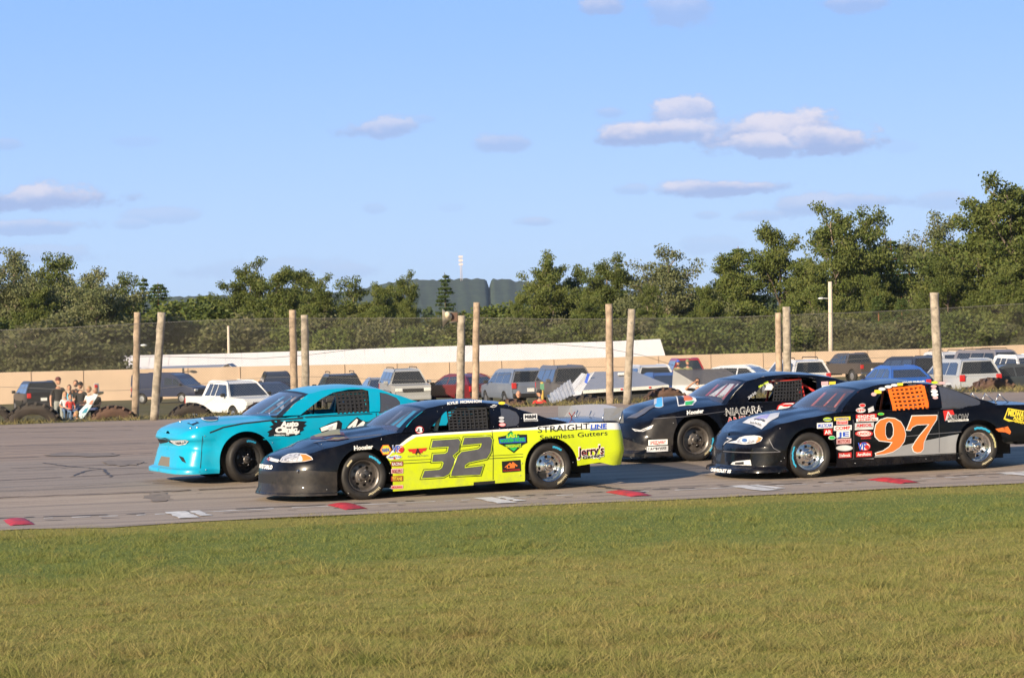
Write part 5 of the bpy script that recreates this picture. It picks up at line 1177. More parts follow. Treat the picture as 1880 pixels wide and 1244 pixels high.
    if extra == 'rack':
        for sg in (1, -1): e = MB(); e.tube([(-.3, sg * .55, H_ + .02), (-.2, sg * .55, H_ + .08), (1.5, sg * .55, H_ + .08), (1.6, sg * .55, H_ + .0)], .02, TRIM, 6); e.build('roof_rail', T_)
    return T_
vehicle('parked_suv', 'suv', 66, 698, -70, (.010, .011, .015), 'black SUV at the far left, rear end and red tail lamp towards the track', 'suv')
vehicle('parked_pickup', 'pickup', 172, 686, -62, (.30, .33, .38), 'silver blue crew cab pickup behind the group of spectators', 'pickup')
vehicle('parked_van', 'van', 312, 684, 150, (.006, .014, .05), 'large navy blue van behind the two leftmost posts', 'van')
vehicle('parked_pickup', 'pickup', 428, 708, 124, (.70, .70, .68), 'white pickup facing right between the navy van and the turquoise car', 'pickup')
vehicle('parked_suv', 'suv', 508, 681, 100, (.016, .017, .025), 'tall black vehicle right behind the brown pole by the turquoise car', 'suv')
vehicle('parked_sedan', 'sedan', 497, 701, 118, (.010, .014, .035), 'dark navy sedan facing the track, half hidden by the turquoise car', 'car')
vehicle('parked_suv', 'suv', 621, 684, -80, (.02, .022, .03), 'charcoal SUV whose roof alone shows above the turquoise car', 'suv', 'rack')
vehicle('parked_suv', 'jeep', 742, 677, 103, (.36, .37, .37), 'silver boxy SUV facing right with bright round headlights', 'suv', 'rack')
vehicle('parked_hatchback', 'hatch', 842, 686, -55, (.14, .015, .02), 'dark red hatchback behind the loudspeaker post', 'car')
vehicle('parked_suv', 'suv', 943, 675, -72, (.16, .19, .25), 'blue grey SUV with red tail lamps right of the taller brown pole', 'suv')
vehicle('parked_suv', 'jeep', 1040, 671, 104, (.10, .095, .095), 'brown grey boxy SUV facing the track beside the grey sloping trailer', 'suv')
vehicle('parked_suv', 'suv', 1183, 668, -80, (.55, .56, .58), 'white SUV with dark rear glass behind the grey sloping trailer', 'suv')
vehicle('parked_suv', 'jeep', 1254, 657, -86, (.30, .02, .03), 'red SUV with two people sitting at its open rear', 'suv')
vehicle('parked_sedan', 'hatch', 1222, 684, 100, (.02, .07, .24), 'bright blue small car between the two grey sloping roofs', 'car')
vehicle('parked_sedan', 'hatch', 1372, 670, 150, (.52, .54, .57), 'white low car behind the roof of the black NIAGARA car', 'car')
vehicle('parked_suv', 'suv', 1456, 659, -75, (.60, .60, .60), 'white SUV behind the touching pair of posts', 'suv', 'rack')
vehicle('parked_pickup', 'pickup', 1562, 648, -68, (.055, .045, .04), 'dark brown pickup with its tailgate towards the track', 'pickup')
vehicle('parked_suv', 'suv', 1664, 653, -70, (.012, .016, .035), 'midnight blue SUV showing its rear beside the brown pickup', 'suv')
vehicle('parked_sedan', 'hatch', 1638, 671, -78, (.015, .10, .42), 'vivid blue hatchback right behind the roof of the 97 car', 'car')
vehicle('parked_suv', 'suv', 1745, 645, 104, (.62, .61, .59), 'white SUV with roof rack behind the rightmost post', 'suv', 'rack')
vehicle('parked_suv', 'suv', 1758, 662, -78, (.40, .42, .44), 'silver SUV showing a dark rear window right of the rightmost post', 'suv')
vehicle('parked_suv', 'jeep', 1826, 642, 122, (.17, .16, .18), 'grey boxy four by four near the right edge', 'suv', 'rack')
vehicle('parked_pickup', 'pickup', 1872, 651, 112, (.72, .72, .72), 'white pickup at the right edge of the photo', 'pickup')
vehicle('parked_sedan', 'sedan', 1842, 673, 14, (.045, .055, .065), 'dark grey low car above the wide brown tyre at the right', 'car')
vehicle('parked_sedan', 'sedan', 700, 693, 100, (.25, .26, .27), 'grey car between the turquoise car roof and the silver boxy SUV', 'car')

# grey sloping trailer
GROOF = pbr('grey_roof_sheet', (.27, .28, .31), .5, var=.1); WTR = pbr('white_trailer_side', (.66, .65, .62), .5, var=.08); SHN = pbr('dark_shingles', (.10, .095, .095), .9, var=.3, vscale=12)
def frompx(name, faces, mats, label, cat, depth):
    """convex low roof shapes: corner pixels with their distances, closed downwards"""
    return None
d0 = 88.0; b = P(1120, 740, d0); tr = thing('camping_trailer', b, label='low camping trailer with grey sloping roof and white side', cat='trailer')
def L(px, py, d): return P(px, py, d) - b
eave_l, eave_r = L(1070, 716, d0), L(1228, 706, d0); ridge_l, ridge_r = L(1092, 682, d0 + 3.2), L(1165, 681, d0 + 3.2); bk_l, bk_r = ridge_l + Vector((0, 2.2, -.5)), ridge_r + Vector((.5, 2.2, -.5))
m = MB(); m.add([eave_l, eave_r, ridge_r, ridge_l, bk_l, bk_r], [(0, 1, 2, 3), (3, 2, 5, 4), (1, 5, 2)], GROOF, False); m.build('roof', tr)
m = MB(); bl_ = L(1065, 746, d0); br_ = L(1232, 744, d0); fl = L(1048, 722, d0 + 1.2); f2 = L(1075, 686, d0 + 2.8)
m.add([eave_l, L(1063, 735, d0), fl, f2, ridge_l], [(0, 4, 3, 2, 1)], WTR, False); m.add([fl, f2, L(1068, 684, d0 + 4.5), L(1040, 716, d0 + 4)], [(0, 1, 2, 3)], WTR, False)
m.add([eave_l, eave_r, eave_r + Vector((0, .02, -.12)), eave_l + Vector((0, .02, -.12))], [(0, 3, 2, 1)], WTR, False); m.build('side_wall', tr)
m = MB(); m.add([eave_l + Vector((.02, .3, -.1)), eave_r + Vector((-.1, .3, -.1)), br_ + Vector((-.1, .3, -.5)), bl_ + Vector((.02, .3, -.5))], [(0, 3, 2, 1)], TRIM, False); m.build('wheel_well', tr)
for f_ in (.45, .78): m = MB(); q = eave_l.lerp(eave_r, f_); m.box(q + Vector((0, -.01, -.05)), (.08, .03, .05), LAMPR); m.build('marker_lamp', tr)
for (x, y) in ((1143, 686), (1165, 697)): m = MB(); m.box(L(x, y, d0 + 2.4), (.35, .3, .10), WTR, bev=.03); m.build('roof_vent', tr)
m = MB(); m.box(L(1078, 694, d0 + 1.9), (.10, .05, .35), BLU, Matrix.Rotation(.35, 3, 'Y')); m.build('stripe_decal', tr)
# small shed with shingle roof
d0 = 92.0; b = P(1290, 735, d0); sh = thing('small_shed', b, label='low shed with dark shingle roof and white gable end', cat='shed')
r1, r2 = L(1236, 679, d0 + 2.5), L(1330, 676, d0 + 2.5); e1, e2 = L(1282, 706, d0), L(1372, 700, d0); g1 = L(1234, 707, d0 + 4); gb, ge = L(1236, 724, d0 + 2.5), L(1282, 722, d0)
m = MB(); m.add([r1, e1, e2, r2], [(0, 1, 2, 3)], SHN, False); m.add([r1, r2, L(1328, 690, d0 + 5), g1], [(0, 1, 2, 3)], SHN, False); m.build('roof', sh)
m = MB(); m.add([r1, e1, ge + Vector((0, 0, -.4)), gb + Vector((0, 0, -.4)), L(1233, 724, d0 + 4), g1], [(0, 5, 4, 3, 2, 1)], WTR, False); m.add([e1, e2, e2 + Vector((0, .1, -1)), ge + Vector((0, .1, -.4))], [(0, 3, 2, 1)], WTR, False); m.build('wall', sh)
# leaning corrugated sheet
CORR = pbr('galvanised_sheet', (.52, .53, .54), .38, .55, var=.12); d0 = 79.5; b = P(1030, 745, d0)
m = MB(); A0, A1, A2 = P(1012, 743, d0) - b, P(1050, 731, d0) - b, P(1003, 716, d0 + .8) - b
A0, A1, A2 = P(1013, 744, d0) - b, P(1056, 723, d0) - b, P(1047, 696, d0 + .7) - b; A3 = P(1004, 727, d0 + .7) - b
vs = []; N_ = 40; nrm = (A1 - A0).cross(A3 - A0).normalized()
for i in range(N_ + 1):
    t_ = i / N_; h = (1 if math.sin(t_ * 2 * math.pi * 7) > .3 else 0) * .03; vs += [A0.lerp(A1, t_) + nrm * h, A3.lerp(A2, t_) + nrm * h]
m.add(vs, [(2 * i, 2 * i + 2, 2 * i + 3, 2 * i + 1) for i in range(N_)], CORR, False); o = m.build('corrugated_sheet', label='ribbed galvanised metal sheet leaning beside the white trailer', cat='metal sheet'); o.location = b
# patterned board by the spectators
d0 = 80.0; b = P(165, 765, d0); m = MB(); BW = pbr('pale_blue_board', (.55, .68, .74), .4, var=.1); BP = pbr('teal_print', (.05, .28, .42), .5); pts = [(146, 768), (152, 768), (166, 748), (180, 724), (172, 722), (158, 741), (143, 757)]
fr = [P(x, y, d0) - b for x, y in pts]; bk = [v + Vector((.0, .05, 0)) for v in fr]; n = len(fr); m.add(fr + bk, [tuple(range(n)), tuple(range(2 * n - 1, n - 1, -1))] + [(i, n + i, n + (i + 1) % n, (i + 1) % n) for i in range(n)], BW, False)
m.add([P(x, y, d0 - .01) - b for x, y in ((150, 758), (158, 757), (162, 748), (156, 750))], [(0, 1, 2, 3)], BP, False); m.add([P(x, y, d0 - .01) - b for x, y in ((163, 742), (169, 742), (172, 734), (167, 735))], [(0, 1, 2, 3)], pbr('salmon_print', (.6, .25, .18), .5), False)
o = m.build('printed_board', label='long pale blue printed board leaning beside the seated children', cat='board'); o.location = b
d0 = 81.5; b = P(132, 745, d0); bb = thing('folding_bench', b, label='dark blue bench seat the children sit on', cat='bench'); m = MB(); m.box((.25, .1, -.12), (1.1, .45, .08), pbr('navy_cushion', (.05, .07, .16), .7), bev=.03); m.build('seat', bb)
for x_ in (-.2, .7): m = MB(); m.tube([(x_, .1, -.15), (x_, .1, -.7)], .025, TRIM, 6); m.build('leg', bb)

# ------------------------------------------------------------------ people
SKIN = pbr('skin', (.52, .27, .17), .6)
def cloth(n, c): return pbr('cloth_' + n, c, .85, var=.12, vscale=14)
def person(px, topy, h, pose, shirt, trouser, hair, label, d=None, face=-90, cap=None, arm=None, group='spectators behind the fence', hscale=1.0, foot=None):
    seat = pose == 'sit'; H_ = h * (.74 if seat else 1); 
    if d is None: loc = stand(px, topy, H_)
    else: loc = P(px, topy, d) - Vector((0, 0, H_))
    k = h / 1.75; J = {}; E = []
    def j(n, x, y, z, r, par=None):
        J[n] = (len(J), Vector((x * k, y * k, z * k)), r * k)
        if par: E.append((J[par][0], J[n][0]))
    hz = .93 if not seat else .48          # +x is forwards
    j('pelvis', 0, 0, hz, .125); j('waist', .0, 0, hz + .16, .115, 'pelvis'); j('chest', .0, 0, hz + .36, .135, 'waist'); j('neck', .01, 0, hz + .54, .055, 'chest')
    for sg, nm in ((1, 'l'), (-1, 'r')):
        j(nm + 'sh', 0, .17 * sg, hz + .45, .062, 'chest')
        if arm == 'shade' and sg < 0: j(nm + 'el', .16, .42 * sg, hz + .46, .042, nm + 'sh'); j(nm + 'wr', .16, .17 * sg, hz + .66, .030, nm + 'el'); j(nm + 'ha', .15, .08 * sg, hz + .71, .032, nm + 'wr')
        elif arm == 'phone': j(nm + 'el', .14, .22 * sg, hz + .24, .042, nm + 'sh'); j(nm + 'wr', .32, .08 * sg, hz + .40, .030, nm + 'el'); j(nm + 'ha', .36, .05 * sg, hz + .46, .034, nm + 'wr')
        elif seat: j(nm + 'el', .05, .25 * sg, hz + .18, .042, nm + 'sh'); j(nm + 'wr', .26, .14 * sg, hz + .12, .030, nm + 'el'); j(nm + 'ha', .34, .12 * sg, hz + .12, .034, nm + 'wr')
        else: j(nm + 'el', -.02, .25 * sg, hz + .17, .042, nm + 'sh'); j(nm + 'wr', .05, .27 * sg, hz - .06, .030, nm + 'el'); j(nm + 'ha', .07, .27 * sg, hz - .15, .034, nm + 'wr')
        j(nm + 'hip', .0, .09 * sg, hz - .04, .095, 'pelvis')
        if seat: j(nm + 'kn', .42, .12 * sg, hz + .0, .062, nm + 'hip'); j(nm + 'an', .42, .12 * sg, .09, .042, nm + 'kn'); j(nm + 'to', .58, .13 * sg, .04, .04, nm + 'an')
        else: j(nm + 'kn', .02, .11 * sg, .50, .062, nm + 'hip'); j(nm + 'an', .0, .12 * sg, .09, .042, nm + 'kn'); j(nm + 'to', .15, .14 * sg, .04, .04, nm + 'an')
    me = bpy.data.meshes.new('p'); me.from_pydata([v[1] for v in J.values()], E, []); ob = bpy.data.objects.new('p', me); SC.collection.objects.link(ob)
    mod = ob.modifiers.new('s', 'SKIN'); mod.use_smooth_shade = True
    for i, v in enumerate(J.values()): me.skin_vertices[0].data[i].radius = (v[2], v[2] * (.8 if i < 3 else 1)); me.skin_vertices[0].data[i].use_root = (i == 0)
    sb = ob.modifiers.new('u', 'SUBSURF'); sb.levels = 1; sb.render_levels = 1
    dg = bpy.context.evaluated_depsgraph_get(); em = bpy.data.meshes.new_from_object(ob.evaluated_get(dg)); vs = [v.co.copy() for v in em.vertices]; fs = [tuple(p.vertices) for p in em.polygons]
    bpy.data.objects.remove(ob); bpy.data.meshes.remove(me); bpy.data.meshes.remove(em)
    names = list(J); segs = [(names[a], names[b], J[names[a]][1], J[names[b]][1]) for a, b in E]
    def near(p):
        best = None
        for a, b, A_, B_ in segs:
            ab = B_ - A_; t_ = max(0, min(1, (p - A_).dot(ab) / max(1e-9, ab.length_squared))); dd = (p - A_ - ab * t_).length
            if best is None or dd < best[0]: best = (dd, b, t_)
        return best
    m = MB(); grp = {}
    for f in fs:
        c_ = sum((vs[i] for i in f), Vector()) / len(f); _, nm, t_ = near(c_)
        mt = shirt
        if nm[1:] in ('wr', 'ha'): mt = SKIN
        elif nm[1:] == 'el': mt = shirt if t_ < .75 else SKIN
        elif nm == 'neck' and t_ > .55: mt = SKIN
        elif nm[1:] in ('hip', 'kn', 'an') or (nm == 'waist' and t_ < .25): mt = trouser
        elif nm[1:] == 'to': mt = TRIM
        grp.setdefault(mt, []).append(f)
    base = len(m.v); m.add(vs, [], SKIN)
    for mt, ff in grp.items():
        ii = m.idx(mt)
        for f in ff: m.f.append(f); m.mi.append(ii); m.sm.append(True)
    hc = Vector((.025, 0, hz + .70)) * k * 1.0; hs = k * hscale
    m.ball(hc, (.098 * hs, .078 * hs, .118 * hs), SKIN, 16); m.ball(hc + Vector((.09, 0, -.075)) * hs, (.03 * hs, .045 * hs, .04 * hs), SKIN, 8)
    m.ball(hc + Vector((.103, 0, -.012)) * hs, (.02 * hs, .014 * hs, .024 * hs), SKIN, 8)
    for sg in (1, -1): m.ball(hc + Vector((.088, .032 * sg, .02)) * hs, (.012 * hs, .016 * hs, .009 * hs), TRIM, 6); m.ball(hc + Vector((0, .08 * sg, 0)) * hs, (.02 * hs, .012 * hs, .03 * hs), SKIN, 6)
    m.box(hc + Vector((.098, 0, -.058)) * hs, (.008 * hs, .04 * hs, .008 * hs), MAR)
    for nm in ('lha', 'rha'):           # fingers
        hp = J[nm][1]; wp = J[nm[0] + 'wr'][1]; dr = (hp - wp).normalized(); sd_ = dr.cross(Vector((0, 0, 1)) if abs(dr.z) < .9 else Vector((1, 0, 0))).normalized()
        for i in range(4): q = hp + sd_ * (i - 1.5) * .018 * k; m.tube([q, q + dr * (.05 + .008 * (1.5 - abs(i - 1.4))) * k, q + dr * .085 * k + Vector((.01 * k, 0, -.01 * k))], [.010 * k, .009 * k, .007 * k], SKIN, 5)
        m.tube([hp - dr * .03 * k, hp + sd_ * .05 * k + dr * .01 * k, hp + sd_ * .055 * k + dr * .04 * k], [.011 * k, .010 * k, .007 * k], SKIN, 5)
    o = m.build('person', label=label, cat='person', group=group); o.location = loc; o.rotation_euler = (0, 0, R(face))
    if hair: e = MB(); e.ball(hc + Vector((-.018, 0, .028)) * hs, (.098 * hs, .086 * hs, .108 * hs), hair, 14); e.build('hair', o)
    if cap: e = MB(); e.ball(hc + Vector((-.005, 0, .05)) * hs, (.105 * hs, .09 * hs, .085 * hs), cap, 14); e.box(hc + Vector((.13, 0, .05)) * hs, (.10 * hs, .13 * hs, .012), cap, bev=.004); e.build('cap', o)
    return o
HB = pbr('brown_hair', (.06, .035, .02), .7); HD = pbr('dark_hair', (.015, .012, .01), .7); HBL = pbr('blond_hair', (.32, .20, .09), .7)
kb = cloth('black', (.018, .018, .02)); kj = cloth('denim', (.10, .16, .26)); kr = cloth('red', (.62, .03, .03)); kw = cloth('white', (.68, .67, .68)); kc = cloth('cyan', (.10, .50, .70)); kg = cloth('grey_trousers', (.30, .32, .30)); kcam = cloth('camouflage', (.22, .24, .12))
person(106, 692, 1.82, 'stand', kb, kg, HD, 'man in a black shirt standing behind the far left tyre', 82.5, -60, cap=pbr('maroon_cap', (.12, .03, .03), .8))
person(127, 707, 1.30, 'stand', kc, kj, HB, 'child in a light blue top next to the man in black', 83.5, -80, hscale=1.15)
person(119, 719, 1.25, 'sit', kw, kj, HBL, 'small child in white seated in front of the man in black', 81.6, -70, hscale=1.2)
person(128, 724, 1.15, 'sit', kr, kj, HB, 'small child in a red shirt seated on the bench', 81.0, -60, hscale=1.2)
person(139, 698, 1.68, 'sit', kb, kb, HB, 'adult in black sitting right of the child in light blue', 83.2, -90, arm='phone')
person(148, 701, 1.68, 'sit', kb, kj, HD, 'adult in a dark top sitting in the middle of the spectator group', 82.4, -110, cap=kb)
person(164, 709, 1.5, 'sit', kw, kb, HBL, 'person with fair hair sitting at the right end of the spectator group', 82.2, -130)
person(176, 712, 1.5, 'sit', kb, kb, HBL, 'blond person beside the silver pickup tail lamp', 83.2, -120)
person(141, 755, 1.2, 'sit', kb, kb, HBL, 'child with blond hair low beside the printed board, only the head above ground', 79.5, 180, hscale=1.2)
person(952, 717, 1.75, 'sit', kw, kg, None, 'bald man in a white shirt sitting left of the man in red', 80.2, -95)
person(990, 715, 1.75, 'sit', kr, kb, HD, 'man in a red shirt sitting left of the leaning metal sheet', 79.8, -85, cap=kb)
person(1280, 694, 1.75, 'stand', kb, kb, HB, 'man in a dark shirt shading his eyes in front of the white gable', 84, -90, arm='shade')
person(1245, 661, 1.72, 'sit', kcam, kcam, None, 'left person in camouflage sitting at the rear of the red SUV', 113, -90, cap=BLU)
person(1262, 660, 1.75, 'sit', kcam, kcam, HB, 'right person in camouflage sitting at the rear of the red SUV', 113, -80, cap=kcam)
# shovel handle / marker by the man in red
b = P(997, 742, 80.5); t_ = P(995, 701, 80.5); m = MB(); m.tube([Vector((0, 0, 0)), t_ - b], .05, pbr('yellow_marker', (.62, .42, .10), .6), 8); m.box((t_ - b) + Vector((0, -.03, -.15)), (.13, .08, .2), pbr('green_marker', (.10, .28, .16), .6)); o = m.build('marker_post', label='short yellow and green marker post beside the man in red', cat='post'); o.location = b

# ------------------------------------------------------------------ tan wall, white roofed building, lamps
TAN = pbr('tan_painted_wall', (.54, .41, .30), .85, var=.07, vscale=.6); WROOF = pbr('white_metal_roof', (.74, .71, .69), .5, var=.03, vscale=.5); TAN2 = pbr('tan_wall_joint', (.47, .34, .24), .9)
def wl(px, py, d): return P(px, py, d)
DW = 166.0; tw = thing('tan_wall', P(940, 700, DW), label='long tan painted wall behind the parked vehicles', cat='wall'); b = tw.location.copy()
tp = [(-700, 704), (-60, 685), (0, 683.5), (230, 678), (470, 672), (760, 666), (1000, 660), (1220, 652.5), (1480, 645.5), (1700, 640), (1880, 632.5), (1950, 630), (2500, 613)]
def wd_(x): return DW + (x - 940) * .004
m = MB(); vs = []
for x, y in tp: q = P(x, y, wd_(x)) - b; vs += [q, Vector((q.x, q.y, -4)), q + Vector((0, .3, 0)), Vector((q.x, q.y + .3, -4))]
n = len(tp); m.add(vs, [(4 * i, 4 * i + 1, 4 * i + 5, 4 * i + 4) for i in range(n - 1)] + [(4 * i, 4 * i + 4, 4 * i + 6, 4 * i + 2) for i in range(n - 1)], TAN, False); m.build('wall_panels', tw)
for x in np.arange(-616, 2480, 96):
    y = np.interp(x, [t[0] for t in tp], [t[1] for t in tp]); q = P(float(x), float(y), wd_(x) - .03) - b; m = MB(); m.box((q.x, q.y, q.z - 1.5), (.035, .04, 3), TAN2); m.build('joint', tw)
bd_ = thing('white_roofed_building', P(700, 676, 176), label='long low building with a white metal roof behind the tan wall', cat='building'); b = bd_.location.copy(); m = MB()
TR = [(205, 653, 197, 679), (400, 649, 398, 678), (560, 644, 560, 675), (760, 637, 762, 669), (1000, 630, 1002, 662), (1130, 626, 1136, 657), (1212, 622, 1222, 655)]
vs = []
for x, y, x2, y2 in TR: vs += [P(x, y, 178.2) - b, P(x2, y2, 176) - b]
n = len(TR); m.add(vs, [(2 * i, 2 * i + 1, 2 * i + 3, 2 * i + 2) for i in range(n - 1)], WROOF, False)
bk = [P(x, y, 178.2) - b for x, y, *_ in TR]; m.add([q for a in bk for q in (a, a + Vector((0, 9, -1.3)))], [(2 * i, 2 * i + 2, 2 * i + 3, 2 * i + 1) for i in range(n - 1)], WROOF, False); m.build('roof', bd_)
m = MB()
for k in range(34):
    t_ = k / 33 * (n - 1); i = min(int(t_), n - 2); f_ = t_ - i; a = vs[2 * i].lerp(vs[2 * i + 2], f_); c_ = vs[2 * i + 1].lerp(vs[2 * i + 3], f_); m.tube([a + Vector((0, 0, .0)), c_ + Vector((0, -.0, .0))], .012, WROOF, 4)
m.build('roof_seams', bd_)
m = MB(); fr = [P(x2, y2, 176.3) - b for *_, x2, y2 in TR]; vs2 = [q for a in fr for q in (a + Vector((0, 0, -.05)), a + Vector((0, 0, -3)))]; m.add(vs2, [(2 * i, 2 * i + 1, 2 * i + 3, 2 * i + 2) for i in range(n - 1)], TAN, False); m.build('wall', bd_)
b2 = P(5, 675, 178); w2 = thing('white_roofed_building', b2, label='end of a second white roof at the left edge behind the shrub', cat='building'); m = MB(); q = [(-40, 646), (18, 645), (14, 656), (-2, 675), (-40, 677)]; m.add([P(x, y, 178 + (677 - y) * .07) - b2 for x, y in q], [(0, 4, 3, 2, 1)], WROOF, False); m.build('roof', w2); m = MB(); m.box((-1, 1.5, -1.6), (3, .3, 3), TAN); m.build('wall', w2)
b3 = P(412, 677, 169.5); w3 = thing('low_shed', b3, label='low shed with thin grey roof and small gable against the white roof', cat='shed'); m = MB()
q = [P(285, 679, 170) - b3, P(400, 676, 170) - b3, P(418, 668.5, 172) - b3, P(300, 672, 173) - b3]; m.add(q, [(0, 1, 2, 3)], GROOF, False); g_ = [P(402, 677, 169.8) - b3, P(430, 676, 169.8) - b3, P(418, 667.5, 169.8) - b3]; gb_ = [v + Vector((0, 3, 0)) for v in g_]
m.add(g_ + gb_, [(0, 2, 5, 3), (1, 4, 5, 2)], GROOF, False); m.build('roof', w3); m = MB(); m.add([v + Vector((0, .05, -.04)) for v in g_], [(0, 1, 2)], SHN, False); m.add([P(285, 679.3, 170.2) - b3, P(432, 677, 170.2) - b3, P(432, 690, 170.2) - b3, P(285, 690, 170.2) - b3], [(0, 3, 2, 1)], TAN, False); m.build('gable_wall', w3)
LP = pbr('pale_lamp_pole', (.62, .52, .42), .8, var=.12); LH = pbr('lamp_head', (.6, .62, .63), .4)
def lamp(px, topy, boty, d, w_, arm_y, label, arm_dx=-1):
    b = P(px, boty, d); b.z = -2.0; t_ = P(px, topy, d) - b; e = thing('street_lamp', b, label=label, cat='street lamp'); m = MB(); r_ = w_ / 2 / F * d; m.tube([Vector((0, 0, 0)), t_], [r_ * 1.15, r_ * .9], LP, 10); m.build('pole', e)
    if arm_y: a = P(px, arm_y, d) - b; m = MB(); m.tube([a, a + Vector((arm_dx * .55, 0, .05))], .025, LH, 6); m.build('arm', e); m = MB(); m.ball(a + Vector((arm_dx * .62, 0, .03)), (.22, .12, .08), LH, 10); m.build('lamp_head', e)
lamp(1524, 517, 640, 172, 8, 548, 'tall pale pole with a small lamp arm pointing left, before the trees at right')
lamp(419, 598, 646, 190, 5, None, 'short pale pole rising above the white roof at left')
lamp(246, 610, 646, 160, 3, 635, 'small lamp with an arm pointing right behind the thin brown pole', 1)
# radio mast far away on the hill
b = P(847, 514, 2450); e = thing('radio_mast', b, label='thin lattice radio mast on the distant hill', cat='radio mast'); MM = pbr('mast_paint', (.62, .55, .55), .6); m = MB(); t_ = P(847, 470, 2450) - b
for k in range(3): a = 2 * math.pi * k / 3; m.tube([(1.1 * math.cos(a), 1.1 * math.sin(a), -6), (.8 * math.cos(a), .8 * math.sin(a), t_.z)], .20, MM, 4)
for k in range(12): z = t_.z * k / 12; m.tube([(-1, 0, z), (1, 0, z + t_.z / 12)], .14, MM, 4); m.tube([(1, 0, z), (-1, 0, z + t_.z / 12)], .14, MM, 4)
m.build('lattice', e); m = MB()
for z in (.97, .82, .66): m.box((0, 0, t_.z * z), (4.2, 1.6, 2.0), MM)
m.build('antennas', e)
# ------------------------------------------------------------------ trees
def foliage(name, c1, c2, c3):
    m = bpy.data.materials.new(name); m.use_nodes = True; t = NT(m.node_tree); b = m.node_tree.nodes['Principled BSDF']
    oi = t.n('ShaderNodeObjectInfo').outputs['Random']; co = t.n('ShaderNodeTexCoord').outputs['Object']; ti = t.n('ShaderNodeAttribute', attribute_name='tint').outputs['Fac']
    nz = t.noise(co, .45, 5, .7)
    c = t.mix(t.ramp(nz, .35, .65), c1, c2); c = t.mix(t.m('MULTIPLY', t.ramp(ti, .5, 1), .55), c, c3); c = t.mix(t.m('MULTIPLY', oi, .4), c, [x * .55 for x in c1])
    t.t.links.new(c, b.inputs['Base Color']); b.inputs['Roughness'].default_value = .6; b.inputs['Specular IOR Level'].default_value = .25
    tl = t.n('ShaderNodeBsdfTranslucent', {'Color': c}); mx = t.n('ShaderNodeMixShader', {0: .25, 1: b.outputs[0], 2: tl.outputs[0]})
    t.t.links.new(mx.outputs[0], [x for x in t.t.nodes if x.type == 'OUTPUT_MATERIAL'][0].inputs[0]); return m
FO = dict(oak=foliage('oak_leaves', (.10, .14, .030), (.16, .185, .045), (.29, .27, .09)), ash=foliage('pale_leaves', (.16, .19, .075), (.21, .22, .10), (.32, .29, .16)),
          pine=foliage('pine_needles', (.065, .11, .028), (.10, .15, .035), (.18, .20, .06)), bush=foliage('shrub_leaves', (.12, .135, .05), (.16, .155, .07), (.26, .22, .12)), far=foliage('far_leaves', (.05, .085, .035), (.075, .11, .04), (.12, .14, .06)))
BARK = pbr('pale_bark', (.25, .20, .15), .9, var=.3, vscale=4); BARKD = pbr('dark_bark', (.12, .09, .065), .9, var=.3, vscale=4); BARKR = pbr('red_pine_bark', (.30, .12, .06), .9, var=.3, vscale=4)
def leafmesh(C, S, mat, size, flat=.45):
    """C centres, S colour tint; one small quad per leaf clump, random attitude"""
    n = len(C); a = rng.normal(size=(n, 3)); a /= np.linalg.norm(a, axis=1)[:, None]; b = rng.normal(size=(n, 3)); b -= a * (a * b).sum(1)[:, None]; b /= np.linalg.norm(b, axis=1)[:, None]
    s1 = rng.uniform(.5, 1.2, n)[:, None] * size; s2 = s1 * rng.uniform(.35, .9, n)[:, None]
    V = np.zeros((n, 4, 3)); V[:, 0] = C - a * s1; V[:, 1] = C + b * s2; V[:, 2] = C + a * s1 * .9; V[:, 3] = C - b * s2 * .7
    me = bpy.data.meshes.new('crown'); me.vertices.add(n * 4); me.vertices.foreach_set('co', V.ravel()); me.loops.add(n * 4); me.loops.foreach_set('vertex_index', np.arange(n * 4))
    me.polygons.add(n); me.polygons.foreach_set('loop_start', np.arange(n) * 4); me.polygons.foreach_set('loop_total', np.full(n, 4)); me.update()
    at = me.attributes.new('tint', 'FLOAT', 'POINT'); at.data.foreach_set('value', np.repeat(S, 4)); me.materials.append(mat); return me
